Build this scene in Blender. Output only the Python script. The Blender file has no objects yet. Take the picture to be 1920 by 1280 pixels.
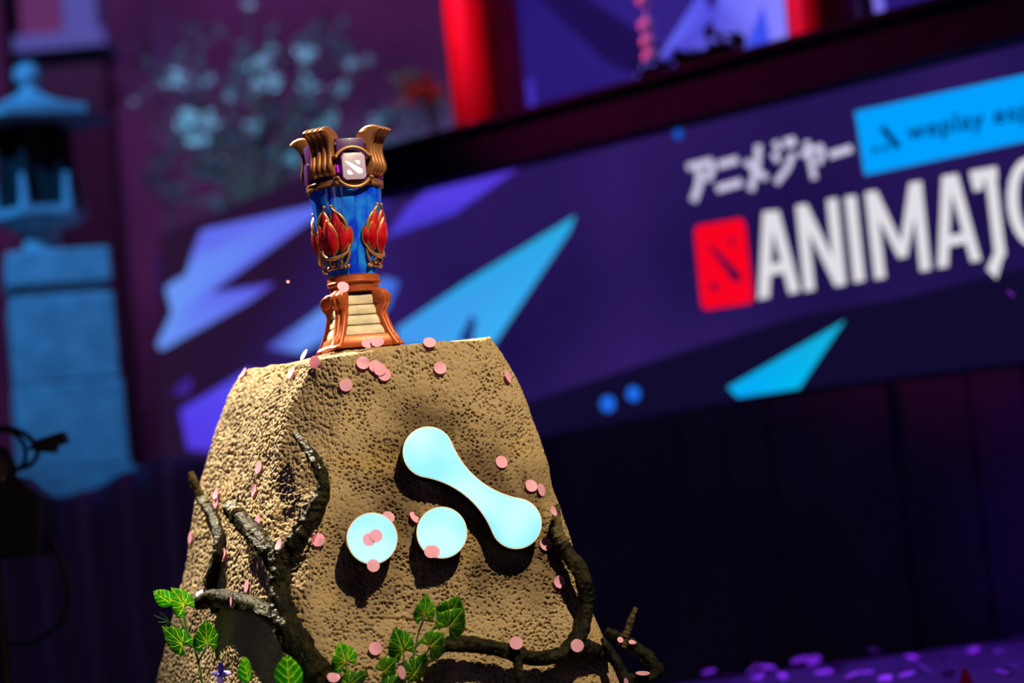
import bpy, bmesh, math, random
import numpy as np
from mathutils import Vector, Matrix
from mathutils.bvhtree import BVHTree

random.seed(7)
rng = np.random.default_rng(7)
SC = bpy.context.scene
COL = SC.collection
R = math.radians
PI = math.pi

# ------------------------------------------------------------------ camera
F = 85.0 / 36.0 * 1920.0            # focal length in pixels of the 1920x1280 frame
CAMZ = 0.68
PITCH, ROLL = R(5.0), R(5.6)
CAM = Vector((0, 0, CAMZ))
FWD = Vector((0, math.cos(PITCH), math.sin(PITCH)))
_up0 = Vector((0, -math.sin(PITCH), math.cos(PITCH)))
_rt0 = Vector((1, 0, 0))
UP = _up0 * math.cos(ROLL) + _rt0 * math.sin(ROLL)
RT = _rt0 * math.cos(ROLL) - _up0 * math.sin(ROLL)
cd = bpy.data.cameras.new('camera'); cam = bpy.data.objects.new('camera', cd); COL.objects.link(cam)
cd.lens = 85; cd.sensor_width = 36; cd.sensor_fit = 'HORIZONTAL'
m = Matrix((RT, UP, -FWD)).transposed().to_4x4(); m.translation = CAM
cam.matrix_world = m
cd.dof.use_dof = True; cd.dof.focus_distance = 5.52; cd.dof.aperture_fstop = 1.35; cd.dof.aperture_blades = 0
cd.clip_end = 200
SC.camera = cam

# ------------------------------------------------------------------ world, exposure
SC.view_settings.view_transform = 'Standard'; SC.view_settings.look = 'None'
SC.view_settings.exposure = 0.0; SC.view_settings.gamma = 1.0; SC.view_settings.use_curve_mapping = False
w = bpy.data.worlds.new('dark_hall'); SC.world = w; w.use_nodes = True
w.node_tree.nodes['Background'].inputs[0].default_value = (0.10, 0.10, 0.42, 1)
w.node_tree.nodes['Background'].inputs[1].default_value = 0.06

def look(o, target):
    o.rotation_euler = (Vector(target) - o.location).to_track_quat('-Z', 'Y').to_euler()

def spot(name, loc, target, color, power, size=30, blend=0.4, radius=0.06):
    l = bpy.data.lights.new(name, 'SPOT'); l.energy = power; l.color = color
    l.spot_size = R(size); l.spot_blend = blend; l.shadow_soft_size = radius
    o = bpy.data.objects.new(name, l); COL.objects.link(o); o.location = loc; look(o, target)
    return o

TGT = (-0.10, 5.6, 1.15)
spot('key_spot', (1.75, 2.9, 4.95), TGT, (1.0, 0.82, 0.51), 1780, 22, 0.9, 0.045)
spot('left_spot', (-2.6, 8.2, 5.3), (-0.38, 5.7, 1.1), (1.0, 0.86, 0.60), 7200, 21, 0.9, 0.05)
spot('fill_spot', (-2.6, 2.2, 1.6), (-0.4, 5.7, 0.8), (0.55, 0.42, 0.95), 24, 40, 0.6, 0.3)
spot('lantern_spot', (-3.5, 8.2, 5.4), (-2.1, 11.2, 2.2), (0.04, 0.36, 1.0), 1300, 26, 0.6, 0.1)
spot('magenta_wash', (-1.2, 10.2, 6.2), (-1.9, 16.3, 4.3), (0.62, 0.19, 0.78), 760, 62, 1.0, 0.3)
spot('blue_wash', (0.6, 9.8, 5.4), (-0.7, 15.4, 3.2), (0.18, 0.24, 1.0), 440, 60, 1.0, 0.3)
spot('foliage_spot', (-3.0, 9.0, 5.2), (-1.2, 14.0, 3.3), (0.22, 0.62, 1.0), 2300, 22, 0.8, 0.2)
spot('stage_purple_spot', (1.25, 8.5, 3.6), (1.35, 7.7, 0.2), (0.24, 0.04, 1.0), 700, 46, 0.8, 0.15)

# ------------------------------------------------------------------ helpers
def lin(r, g, b):
    return tuple(((c / 255.0) / 12.92 if c / 255.0 <= 0.04045 else ((c / 255.0 + 0.055) / 1.055) ** 2.4) for c in (r, g, b))

def ray(x, y):
    return FWD + RT * ((x - 960.0) / F) + UP * ((640.0 - y) / F)

def at(x, y, Y):
    d = ray(x, y); return CAM + d * (Y / d.y)

def node_mat(name):
    mt = bpy.data.materials.new(name); mt.use_nodes = True
    nt = mt.node_tree; b = nt.nodes['Principled BSDF']
    return mt, nt, b

def mat(name, col, rough=0.5, metal=0.0, col2=None, scale=20.0, bump=0.0, bscale=60.0, coat=0.0, spec=0.5, detail=4.0, lo=0.35, hi=0.65):
    mt, nt, b = node_mat(name)
    b.inputs['Base Color'].default_value = (*col, 1); b.inputs['Roughness'].default_value = rough
    b.inputs['Metallic'].default_value = metal; b.inputs['Coat Weight'].default_value = coat
    b.inputs['Specular IOR Level'].default_value = spec
    tc = nt.nodes.new('ShaderNodeTexCoord')
    if col2 is not None:
        n = nt.nodes.new('ShaderNodeTexNoise'); n.inputs['Scale'].default_value = scale; n.inputs['Detail'].default_value = detail
        cr = nt.nodes.new('ShaderNodeValToRGB')
        cr.color_ramp.elements[0].position = lo; cr.color_ramp.elements[1].position = hi
        cr.color_ramp.elements[0].color = (*col, 1); cr.color_ramp.elements[1].color = (*col2, 1)
        nt.links.new(tc.outputs['Object'], n.inputs['Vector']); nt.links.new(n.outputs['Fac'], cr.inputs['Fac'])
        nt.links.new(cr.outputs['Color'], b.inputs['Base Color'])
    if bump:
        n2 = nt.nodes.new('ShaderNodeTexNoise'); n2.inputs['Scale'].default_value = bscale; n2.inputs['Detail'].default_value = 6
        bp = nt.nodes.new('ShaderNodeBump'); bp.inputs['Strength'].default_value = bump; bp.inputs['Distance'].default_value = 0.01
        nt.links.new(tc.outputs['Object'], n2.inputs['Vector']); nt.links.new(n2.outputs['Fac'], bp.inputs['Height'])
        nt.links.new(bp.outputs['Normal'], b.inputs['Normal'])
    return mt

def emit(name, col, strength=1.0, col2=None, scale=2.0):
    mt = bpy.data.materials.new(name); mt.use_nodes = True; nt = mt.node_tree
    nt.nodes.remove(nt.nodes['Principled BSDF'])
    e = nt.nodes.new('ShaderNodeEmission'); e.inputs[0].default_value = (*col, 1); e.inputs[1].default_value = strength
    if col2 is not None:
        tc = nt.nodes.new('ShaderNodeTexCoord'); n = nt.nodes.new('ShaderNodeTexNoise')
        n.inputs['Scale'].default_value = scale; n.inputs['Detail'].default_value = 1.5
        cr = nt.nodes.new('ShaderNodeValToRGB'); cr.color_ramp.elements[0].position = 0.35; cr.color_ramp.elements[1].position = 0.65
        cr.color_ramp.elements[0].color = (*col, 1); cr.color_ramp.elements[1].color = (*col2, 1)
        nt.links.new(tc.outputs['Object'], n.inputs['Vector']); nt.links.new(n.outputs['Fac'], cr.inputs['Fac']); nt.links.new(cr.outputs['Color'], e.inputs[0])
    nt.links.new(e.outputs[0], nt.nodes['Material Output'].inputs[0])
    return mt

def obj(name, vf, material, parent=None, smooth=40, base=None, bevel=0.0):
    """link ONE mesh; base: subtract this point (world verts under an unrotated empty)"""
    v, f = vf
    if base is not None: v = [Vector(p) - Vector(base) for p in v]
    me = bpy.data.meshes.new(name); bm = bmesh.new()
    vs = [bm.verts.new(p) for p in v]
    for q in f:
        try: bm.faces.new([vs[i] for i in q])
        except ValueError: pass
    bmesh.ops.recalc_face_normals(bm, faces=bm.faces)
    if bevel > 0:
        es = [e for e in bm.edges if e.is_manifold and e.calc_face_angle(0) > R(30)]
        bmesh.ops.bevel(bm, geom=es, offset=bevel, segments=2, affect='EDGES', profile=0.5)
    for p in bm.faces: p.smooth = smooth > 0
    if smooth > 0:
        for e in bm.edges: e.smooth = e.calc_face_angle(0) < R(smooth)
    bm.to_mesh(me); bm.free()
    me.materials.append(material)
    o = bpy.data.objects.new(name, me); COL.objects.link(o)
    if parent is not None: o.parent = parent
    return o

def tag(o, label=None, cat=None, group=None, kind=None):
    if label: o['label'] = label
    if cat: o['category'] = cat
    if group: o['group'] = group
    if kind: o['kind'] = kind
    return o

def thing(name, label, cat, loc=(0, 0, 0), rz=0.0, group=None):
    o = bpy.data.objects.new(name, None); COL.objects.link(o); o.empty_display_size = 0.05
    o.location = loc; o.rotation_euler = (0, 0, rz)
    return tag(o, label, cat, group)

def dupe(o, parent, rz=None, loc=None):
    c = o.copy(); COL.objects.link(c); c.parent = parent
    if rz is not None: c.rotation_euler = (0, 0, rz)
    if loc is not None: c.location = loc
    return c

def join(*parts):
    V, Fc = [], []
    for v, f in parts:
        k = len(V); V += list(v); Fc += [[i + k for i in q] for q in f]
    return V, Fc

def box(x0, x1, y0, y1, z0, z1):
    v = [(x, y, z) for z in (z0, z1) for y in (y0, y1) for x in (x0, x1)]
    return v, [(0, 1, 3, 2), (4, 6, 7, 5), (0, 4, 5, 1), (1, 5, 7, 3), (3, 7, 6, 2), (2, 6, 4, 0)]

def prism(pts, off):
    """closed prism from 3D polygon pts, extruded by vector off"""
    n = len(pts); off = Vector(off)
    v = [Vector(p) for p in pts] + [Vector(p) + off for p in pts]
    f = [list(range(n)), list(range(2 * n - 1, n - 1, -1))] + [(i, (i + 1) % n, n + (i + 1) % n, n + i) for i in range(n)]
    return v, f

def lathe(prof, n=32, a0=0.0, a1=2 * PI, sx=1.0, sy=1.0, closed=False):
    full = abs(a1 - a0 - 2 * PI) < 1e-6
    k = n if full else n + 1
    v, f = [], []
    for i in range(k):
        a = a0 + (a1 - a0) * i / n
        for r, z in prof: v.append((r * math.cos(a) * sx, r * math.sin(a) * sy, z))
    P = len(prof)
    for i in range(n):
        j = (i + 1) % k
        for q in range(P if closed else P - 1):
            q2 = (q + 1) % P
            f.append((i * P + q, j * P + q, j * P + q2, i * P + q2))
    if not closed and full:
        f.append([i * P for i in range(n)]); f.append([i * P + P - 1 for i in range(n)][::-1])
    if closed and not full:
        f.append(list(range(P))); f.append([n * P + q for q in range(P)][::-1])
    return v, f

def spline(pts, n):
    """Catmull-Rom through tuples of any length"""
    P = np.array(pts, float); P = np.vstack([2 * P[0] - P[1], P, 2 * P[-1] - P[-2]])
    out = []
    seg = len(P) - 3
    for k in range(n):
        t = k / (n - 1) * seg; i = min(int(t), seg - 1); t -= i
        p0, p1, p2, p3 = P[i:i + 4]
        out.append(0.5 * ((2 * p1) + (-p0 + p2) * t + (2 * p0 - 5 * p1 + 4 * p2 - p3) * t * t + (-p0 + 3 * p1 - 3 * p2 + p3) * t ** 3))
    return np.array(out)

def tube(pts, rad, n=10, flat=1.0, wob=None):
    pts = [Vector(p) for p in pts]; K = len(pts)
    if not hasattr(rad, '__len__'): rad = [rad] * K
    v, f = [], []
    t = (pts[1] - pts[0]).normalized()
    a = t.orthogonal().normalized()
    for i in range(K):
        t2 = (pts[min(i + 1, K - 1)] - pts[max(i - 1, 0)]).normalized()
        a = (a - t2 * a.dot(t2)).normalized(); b = t2.cross(a)
        for k in range(n):
            th = 2 * PI * k / n
            r = rad[i] * (wob(i, k, n) if wob else 1.0)
            v.append(pts[i] + a * (math.cos(th) * r) + b * (math.sin(th) * r * flat))
    for i in range(K - 1):
        for k in range(n):
            k2 = (k + 1) % n
            f.append((i * n + k, i * n + k2, (i + 1) * n + k2, (i + 1) * n + k))
    f.append(list(range(n))[::-1]); f.append(list(range((K - 1) * n, K * n)))
    return v, f

def ball(c, r, n=10, m2=6, sz=1.0):
    c = Vector(c); v = [c + Vector((0, 0, r * sz))]; f = []
    for i in range(1, m2):
        p = PI * i / m2
        for k in range(n):
            a = 2 * PI * k / n; v.append(c + Vector((r * math.sin(p) * math.cos(a), r * math.sin(p) * math.sin(a), r * sz * math.cos(p))))
    v.append(c - Vector((0, 0, r * sz))); L = len(v) - 1
    for k in range(n):
        f.append((0, 1 + k, 1 + (k + 1) % n))
        f.append((L, 1 + (m2 - 2) * n + (k + 1) % n, 1 + (m2 - 2) * n + k))
        for i in range(m2 - 2):
            f.append((1 + i * n + k, 1 + (i + 1) * n + k, 1 + (i + 1) * n + (k + 1) % n, 1 + i * n + (k + 1) % n))
    return v, f

# numpy noises
def _h(ix, iy, iz, s):
    n = (ix.astype(np.int64) * 73856093) ^ (iy.astype(np.int64) * 19349663) ^ (iz.astype(np.int64) * 83492791) ^ (s * 2654435761)
    n = (n ^ (n >> 13)) * 1274126177 & 0x7fffffff
    n = (n ^ (n >> 15)) * 668265263 & 0x7fffffff
    return ((n ^ (n >> 11)) & 0xffff) / 65535.0

def vnoise(p, s=0):
    i = np.floor(p).astype(np.int64); f = p - i; f = f * f * (3 - 2 * f)
    r = 0
    for dx in (0, 1):
        wx = f[:, 0] if dx else 1 - f[:, 0]
        for dy in (0, 1):
            wy = f[:, 1] if dy else 1 - f[:, 1]
            for dz in (0, 1):
                wz = f[:, 2] if dz else 1 - f[:, 2]
                r = r + wx * wy * wz * _h(i[:, 0] + dx, i[:, 1] + dy, i[:, 2] + dz, s)
    return r

def worley(p, s=0):
    i = np.floor(p).astype(np.int64); f = p - i
    best = np.full(len(p), 9.0)
    for dx in (-1, 0, 1):
        for dy in (-1, 0, 1):
            for dz in (-1, 0, 1):
                a, b, c = i[:, 0] + dx, i[:, 1] + dy, i[:, 2] + dz
                d = (dx + _h(a, b, c, s + 1) - f[:, 0]) ** 2 + (dy + _h(a, b, c, s + 2) - f[:, 1]) ** 2 + (dz + _h(a, b, c, s + 3) - f[:, 2]) ** 2
                np.minimum(best, d, out=best)
    return np.sqrt(best)

# ------------------------------------------------------------------ the setting
M_floor = mat('stage_floor', (0.02, 0.02, 0.03), 0.35, 0, (0.035, 0.03, 0.05), 3)
tag(obj('floor', box(-14, 14, -3, 22, -0.1, 0), M_floor, smooth=0), kind='structure')
M_back = mat('painted_backdrop', (0.10, 0.07, 0.12), 0.9, 0, (0.26, 0.15, 0.22), 0.55, detail=3)
tag(obj('wall_back', box(-12, 9, 16.5, 16.7, 0, 9), M_back, smooth=0), kind='structure')

# oblique stage wall: runs to the right and towards the camera
WALL0 = Vector((0, 10.5, 0)); WANG = R(-43)
WR = Vector((math.cos(WANG), math.sin(WANG), 0)); WIN = Vector((-math.sin(WANG), math.cos(WANG), 0))
def wl(x, y, k=0.0):
    """pixel -> local wall point, on the plane lying k in front of the wall"""
    d = ray(x, y); p0 = WALL0 - WIN * k
    t = (p0 - CAM).dot(WIN) / d.dot(WIN); p = CAM + d * t - WALL0
    return Vector((p.dot(WR), -k, p.z))
def wall_thing(name, label, cat, group=None):
    return thing(name, label, cat, WALL0, WANG, group)

A_L = wl(308, 620).x; A_R = wl(1920, 600).x + 2.2
Z_B = wl(1430, 738).z
Z_T = wl(1500, 186).z; Z_BT = wl(1477, 92).z        # top of screen / top of beam
M_under = mat('dark_panel', (0.09, 0.07, 0.16), 0.8, 0, (0.15, 0.11, 0.24), 2.0, spec=0.1)
wall_r = thing('wall_right', None, None, WALL0, WANG); tag(wall_r, kind='structure')
obj('wall_core', box(A_L, A_R, 0.12, 0.3, 0, Z_BT - 0.05), mat('wall_core', (0.01, 0.008, 0.016), 0.8), wall_r, 0)
a = A_L; k = 0
while a < A_R:
    wdt = random.uniform(0.22, 0.42); d = random.choice((0.0, 0.03, 0.06, 0.02))
    obj('panel', box(a + 0.008, a + wdt - 0.008, 0.02 - d, 0.12, 0, Z_B - 0.03), M_under, wall_r, 0)
    a += wdt

# LED screen and its picture
screen = wall_thing('led_screen', 'long wide purple LED screen under the dark beam, with shard graphics and white lettering', 'screen')
def emit_attr(name, strength=1.0):
    mt = bpy.data.materials.new(name); mt.use_nodes = True; nt = mt.node_tree
    nt.nodes.remove(nt.nodes['Principled BSDF'])
    e = nt.nodes.new('ShaderNodeEmission'); at_ = nt.nodes.new('ShaderNodeAttribute'); at_.attribute_name = 'Col'
    e.inputs[1].default_value = strength
    nt.links.new(at_.outputs['Color'], e.inputs[0]); nt.links.new(e.outputs[0], nt.nodes['Material Output'].inputs[0])
    return mt
M_led = emit_attr('led_picture')
def wall_poly(name, px, cols, parent, k, material=None, thick=0.004):
    """flat shape shown on the screen; cols: one colour or one per corner (sRGB)"""
    pts = [wl(x, y, k) for x, y in px]
    v, f = prism(pts, (0, thick, 0))
    o = obj(name, (v, f), material or M_led, parent, 0)
    if material is None:
        me = o.data; n = len(px)
        if not isinstance(cols[0], (tuple, list)): cols = [cols] * n
        ca = me.color_attributes.new('Col', 'FLOAT_COLOR', 'POINT')
        for i in range(2 * n): ca.data[i].color = (*lin(*cols[i % n]), 1)
    return o
M_screen = emit('screen_ground', lin(30, 17, 74), 1.0, lin(48, 27, 98), 0.9)
obj('display_panel', box(A_L, A_R, -0.02, 0.1, Z_B, Z_T), M_screen, screen, 0)
dk = lin(13, 9, 36)
wall_poly('dark_shard', [(960, 762), (1250, 668), (1500, 592), (1700, 556), (1925, 500), (2100, 470), (2100, 655), (1500, 731), (1100, 800), (960, 830)], (17, 11, 46), screen, 0.022)
wall_poly('dark_shard', [(300, 440), (640, 300), (820, 290), (700, 420), (560, 640), (480, 900), (300, 900)], [(42, 20, 50), (40, 19, 56), (32, 18, 74), (44, 26, 92), (46, 27, 98), (44, 26, 90), (36, 18, 48)], screen, 0.0215)
PER, PERL, VIO, TEAL, CY = (98, 110, 240), (104, 150, 246), (84, 62, 226), (42, 168, 232), (0, 188, 244)
SH = 0.027
wall_poly('shard', [(378, 431), (582, 386), (717, 353), (788, 342), (717, 388), (582, 412), (392, 550), (515, 530), (470, 563), (302, 656), (294, 646), (322, 585), (310, 540), (325, 527), (348, 515), (362, 470)],
          [PER, PER, VIO, (50, 30, 130), (60, 40, 170), PER, PER, (90, 70, 210), PER, PERL, PERL, PERL, PERL, PERL, PERL, PER], screen, SH)
wall_poly('shard', [(722, 446), (762, 390), (827, 335), (992, 302), (905, 362), (849, 402)], [(70, 60, 200), VIO, VIO, (90, 50, 210), VIO, (70, 55, 210)], screen, SH)
wall_poly('shard', [(1077, 405), (1068, 432), (925, 645), (740, 650), (745, 615), (870, 530)], [(40, 175, 220), TEAL, (60, 175, 245), (70, 150, 240), (70, 160, 245), TEAL], screen, SH)
wall_poly('shard', [(498, 652), (612, 572), (722, 520), (748, 528), (726, 580), (560, 662)], [(70, 60, 190), PERL, (80, 130, 235), (60, 100, 220), (60, 110, 220), PERL], screen, SH + .003)
wall_poly('shard', [(338, 768), (470, 690), (470, 850), (352, 842)], [(84, 62, 235), (90, 80, 240), (80, 60, 225), (84, 58, 225)], screen, SH)
wall_poly('shard', [(322, 738), (345, 712), (360, 708), (352, 740)], (62, 38, 150), screen, SH)
wall_poly('shard', [(1583, 601), (1497, 728), (1383, 745), (1364, 726)], [(20, 175, 215), CY, (0, 170, 250), (0, 175, 240)], screen, SH)
wall_poly('dark_shard', [(858, 640), (884, 590), (892, 600), (884, 645)], (32, 40, 120), screen, SH + .006)
def wall_disc(name, cx, cy, rx, ry, col, parent, k=0.03):
    return wall_poly(name, [(cx + rx * math.cos(t), cy + ry * math.sin(t)) for t in np.linspace(0, 2 * PI, 18, endpoint=False)], col, parent, k)
wall_disc('light_dot', 1139, 757, 13, 15, (28, 110, 240), screen)
wall_disc('light_dot', 1187, 738, 12, 14, (28, 110, 240), screen)
wall_disc('light_dot', 1271, 251, 8, 10, (20, 84, 200), screen)

# lettering on the screen (measured on the screen plane)
M_white = emit('led_white', lin(226, 222, 230)); M_lav = emit('led_lavender', lin(206, 200, 228))
M_red = emit('led_red', lin(248, 4, 34)); M_ink = emit('led_ink', lin(24, 12, 66)); M_cyanbox = emit('led_azure', lin(0, 160, 255)); M_ink2 = emit('led_navy', lin(3, 10, 80))
def c3(p): return (1240 + p[0] / 2.0, p[1] / 2.0)
def letter(name, quads, k=0.03, material=M_white):
    parts = []
    for i, q in enumerate(quads):
        if material is M_white and len(q) == 4 and not name.endswith('_o'):   # strokes are a little thinner than their blurred outline
            def sh(p, r_, t): return (p[0] + (r_[0] - p[0]) * t, p[1] + (r_[1] - p[1]) * t)
            if abs(q[0][1] - q[3][1]) > 60: q = [sh(q[0], q[1], .12), sh(q[1], q[0], .12), sh(q[2], q[3], .12), sh(q[3], q[2], .12)]
        parts.append(prism([wl(*c3(p), k + 0.0006 * i) for p in q], (0, 0.003, 0)))
    return obj(name, join(*parts), material, screen, 0)
letter('letter_a', [[(375, 795), (425, 790), (410, 1113), (357, 1123)], [(393, 794), (445, 788), (524, 1090), (473, 1103)], [(398, 992), (490, 975), (496, 1015), (398, 1032)]])
letter('letter_n', [[(499, 772), (546, 764), (580, 1085), (531, 1094)], [(614, 750), (664, 741), (697, 1065), (647, 1074)], [(499, 772), (550, 764), (697, 1065), (646, 1074)]])
letter('letter_i', [[(682, 739), (734, 731), (768, 1050), (716, 1060)]])
letter('letter_m', [[(758, 722), (808, 714), (845, 1040), (795, 1048)], [(928, 686), (980, 678), (1015, 1010), (965, 1018)], [(758, 722), (813, 714), (928, 960), (884, 968)], [(922, 688), (980, 678), (924, 960), (884, 968)]])
letter('letter_a', [[(1046, 662), (1095, 653), (1080, 998), (1030, 1006)], [(1064, 660), (1115, 650), (1204, 974), (1155, 983)], [(1068, 885), (1165, 866), (1174, 905), (1068, 925)]])
letter('letter_j', [[(1156, 642), (1256, 624), (1260, 668), (1163, 686)], [(1206, 640), (1256, 624), (1296, 958), (1245, 968)], [(1156, 642), (1206, 634), (1212, 708), (1165, 718)], [(1246, 940), (1296, 930), (1262, 1050), (1214, 1004)]])
def ring_letter(cx, cy, rx, ry, t):
    q = []; N = 20
    for i in range(N):
        a0, a1 = 2 * PI * i / N, 2 * PI * (i + 1) / N
        def pt(a, s): return (cx + (rx - s) * math.cos(a) - 0.10 * -(ry - s) * math.sin(a), cy + (ry - s) * math.sin(a) - 0.16 * (rx - s) * math.cos(a))
        q.append([pt(a0, 0), pt(a1, 0), pt(a1, t), pt(a0, t)])
    return q
letter('letter_o', ring_letter(1388, 758, 90, 168, 40))
letter('letter_r', [[(1506, 590), (1556, 582), (1592, 905), (1542, 913)], [(1516, 590), (1640, 570), (1660, 730), (1536, 750)], [(1600, 735), (1650, 725), (1720, 885), (1668, 893)]])
lg = letter('red_emblem', [[(124, 868), (134, 846), (298, 818), (312, 836), (343, 1122), (330, 1137), (166, 1160), (150, 1145)]], 0.03, M_red)
em = letter('emblem_mark', [[(172, 915), (196, 928), (296, 1028), (292, 1060), (270, 1052), (240, 1010)], [(252, 900), (262, 890), (274, 905), (264, 920)], [(182, 1068), (200, 1058), (212, 1078), (196, 1090), (184, 1084)]], 0.036, M_ink); em.parent = lg
def ck(p): return (1270 + p[0] / 5.333, 230 + p[1] / 5.333)
def strokes(name, lines, wpx, k=0.03, material=M_lav, conv=ck, sc=1 / 5.333):
    parts = []
    for j, ln in enumerate(lines):
        P = [conv(p) for p in ln]; h = wpx / 2
        P = [Vector(p) for p in P]; left, right = [], []
        for i, p in enumerate(P):
            d = (P[min(i + 1, len(P) - 1)] - P[max(i - 1, 0)]).normalized(); nrm = Vector((-d.y, d.x))
            e = d * (h * 0.6) * (-1 if i == 0 else (1 if i == len(P) - 1 else 0))
            left.append(p + nrm * h + e); right.append(p - nrm * h + e)
        for i in range(len(P) - 1):
            parts.append(prism([wl(*q, k + 0.0006 * (j * 3 + i)) for q in (left[i], left[i + 1], right[i + 1], right[i])], (0, 0.003, 0)))
    return obj(name, join(*parts), material, screen, 0)
strokes('katakana_a', [[(120, 440), (320, 388)], [(318, 392), (345, 460), (305, 560)], [(222, 480), (215, 620), (165, 765)]], 13)
strokes('katakana_ni_stroke', [[(425, 418), (580, 375)]], 14); strokes('katakana_ni_stroke', [[(415, 655), (620, 598)]], 14)
strokes('katakana_me', [[(808, 240), (795, 430), (735, 660)], [(695, 395), (790, 480), (875, 545)]], 12)
strokes('katakana_ji', [[(980, 205), (1015, 262)], [(965, 320), (1005, 372)], [(1150, 320), (1095, 460), (995, 590)], [(1085, 175), (1105, 225)], [(1140, 160), (1160, 215)]], 11)
strokes('katakana_ya', [[(1240, 315), (1430, 240)], [(1430, 245), (1445, 310), (1415, 395)], [(1295, 200), (1365, 545)]], 11)
strokes('long_vowel_mark', [[(1540, 318), (1720, 262)]], 14)
azb = wall_poly('azure_box', [(1603, 209), (1925, 139), (2150, 90), (2163, 215), (1925, 264), (1621, 328)], None, screen, 0.03, M_cyanbox)
# three-dot emblem and the word on the azure box
def cw(p): return (1600 + p[0] / 6.0, 130 + p[1] / 6.0)
def pxblob(px, n=12):
    return [(px[0] + px[2] * math.cos(t), px[1] + px[2] * 1.25 * math.sin(t)) for t in np.linspace(0, 2 * PI, n, endpoint=False)]
parts = [prism([wl(x, y, 0.036) for x, y in pxblob(c)], (0, 0.003, 0)) for c in ((1640.5, 281, 5), (1660, 276.5, 5), (1657, 243.5, 6), (1681, 272, 6))]
parts.append(prism([wl(x, y, 0.0365) for x, y in ((1653, 247), (1662, 241), (1685, 268), (1676, 275))], (0, 0.003, 0)))
obj('three_dot_emblem', join(*parts), M_ink2, azb, 0)
def word(name, body, left_px, right_px, body_fit, xh_px, material, k):
    cu = bpy.data.curves.new('tmp', 'FONT'); cu.body = body_fit; cu.offset = 0.014; cu.space_character = 1.08
    to = bpy.data.objects.new('tmp', cu); COL.objects.link(to)
    bpy.context.view_layer.update(); me = bpy.data.meshes.new_from_object(to)
    w_fit = max(v.co.x for v in me.vertices); bpy.data.meshes.remove(me)
    cu.body = body; bpy.context.view_layer.update(); me = bpy.data.meshes.new_from_object(to)
    p0, p1, pt = wl(*left_px, k), wl(*right_px, k), wl(left_px[0] + xh_px[0], left_px[1] + xh_px[1], k)
    sx = (p1.x - p0.x) / w_fit; sz = (pt.z - p0.z) / 0.53
    v = [(p0.x + q.co.x * sx, -k, p0.z + q.co.y * sz + (p1.z - p0.z) * (q.co.x / w_fit)) for q in me.vertices]
    f = [list(p.vertices) for p in me.polygons]
    bpy.data.meshes.remove(me); bpy.data.objects.remove(to); bpy.data.curves.remove(cu)
    xs = p0.x + w_fit * sx * 1.02
    for nm, pick in (('word_weplay', lambda q: v[q[0]][0] < xs), ('word_esports', lambda q: v[q[0]][0] >= xs)):
        fs = [q for q in f if pick(q)]; ids = sorted({i for q in fs for i in q}); mp = {i: k_ for k_, i in enumerate(ids)}
        obj(nm, ([v[i] for i in ids], [[mp[i] for i in q] for q in fs]), material, azb, 0)
word('word', 'weplay esports', (1703, 263), (1847, 236), 'weplay', (-2, -25), M_ink2, 0.036)

# beam above the screen, dark foliage on it, upper gallery with red columns
M_beam = mat('dark_timber', (0.004, 0.008, 0.04), 0.9, 0, (0.007, 0.010, 0.05), 8, spec=0.2)
beam = wall_thing('timber_beam', 'wide near-black timber beam running above the lettered LED screen', 'beam')
obj('beam_body', box(wl(655, 300).x, A_R, -0.16, 0.12, Z_T - 0.005, Z_BT - 0.03), M_beam, beam, 0, bevel=0.01)
obj('beam_cap', box(wl(650, 300).x, A_R, -0.20, 0.12, Z_BT - 0.028, Z_BT), M_beam, beam, 0, bevel=0.006)
def leaf_clump(n, spread, size, sd):
    r = random.Random(sd); parts = []
    for i in range(n):
        c = Vector((r.gauss(0, spread[0]), r.gauss(0, spread[1]), r.gauss(0, spread[2])))
        a = Vector((r.gauss(0, 1), r.gauss(0, 1), r.gauss(0, 1))).normalized(); b = a.orthogonal().normalized(); c2 = a.cross(b) * size * 0.1
        s = size * r.uniform(0.6, 1.3)
        parts.append(prism([c - a * s, c + b * s * 0.45, c + a * s, c - b * s * 0.45], c2 * 0.4))
    return join(*parts)
M_dkleaf = mat('dark_leaf', (0.008, 0.008, 0.02), 0.6)
g = wall_thing('dark_foliage', 'dark leafy tuft on top of the timber beam, beside the second red column', 'foliage')
for px, py, s in ((1290, 128, .05), (1345, 108, .07), (1358, 98, .05), (1225, 146, .04)):
    p = wl(px, py, 0.1); v, f = leaf_clump(26, (s, .02, s * .5), .045, px)
    obj('leaf_tuft', ([Vector(q) + Vector((p.x, p.y, Z_BT + s * 0.45)) for q in v], f), M_dkleaf, g, 0)

upper = wall_thing('gallery_screen', 'violet upper LED screen behind the red columns, with pale blue shard', 'screen')
KU = -0.28
ZU = Z_BT + 3.2
M_up = emit('upper_ground', lin(36, 22, 112), 1.0, lin(52, 34, 132), 0.8)
obj('display_panel', box(wl(960, 100, KU).x, A_R, -KU, -KU + 0.08, Z_BT - 0.3, ZU), M_up, upper, 0)
wall_r_back = obj('wall_upper', box(wl(940, 100).x, A_R, 0.40, 0.5, Z_BT - 0.4, 7.0), M_beam, wall_r, 0)
BR_, LAV = (104, 108, 250), (136, 132, 255)
wall_poly('shard', [(1312, -14), (1336, 24), (1352, -14), (1468, -14), (1477, 100), (1360, 130), (1180, 165), (1203, 120), (1232, 112)],
          [(90, 90, 240), (80, 76, 220), BR_, LAV, LAV, (92, 92, 240), (64, 50, 190), (110, 95, 230), BR_], upper, KU + .005)
wall_poly('shard', [(1430, 10), (1446, 92), (1392, 104)], [(64, 76, 240), (56, 80, 240), (60, 80, 236)], upper, KU + .01)
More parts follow.
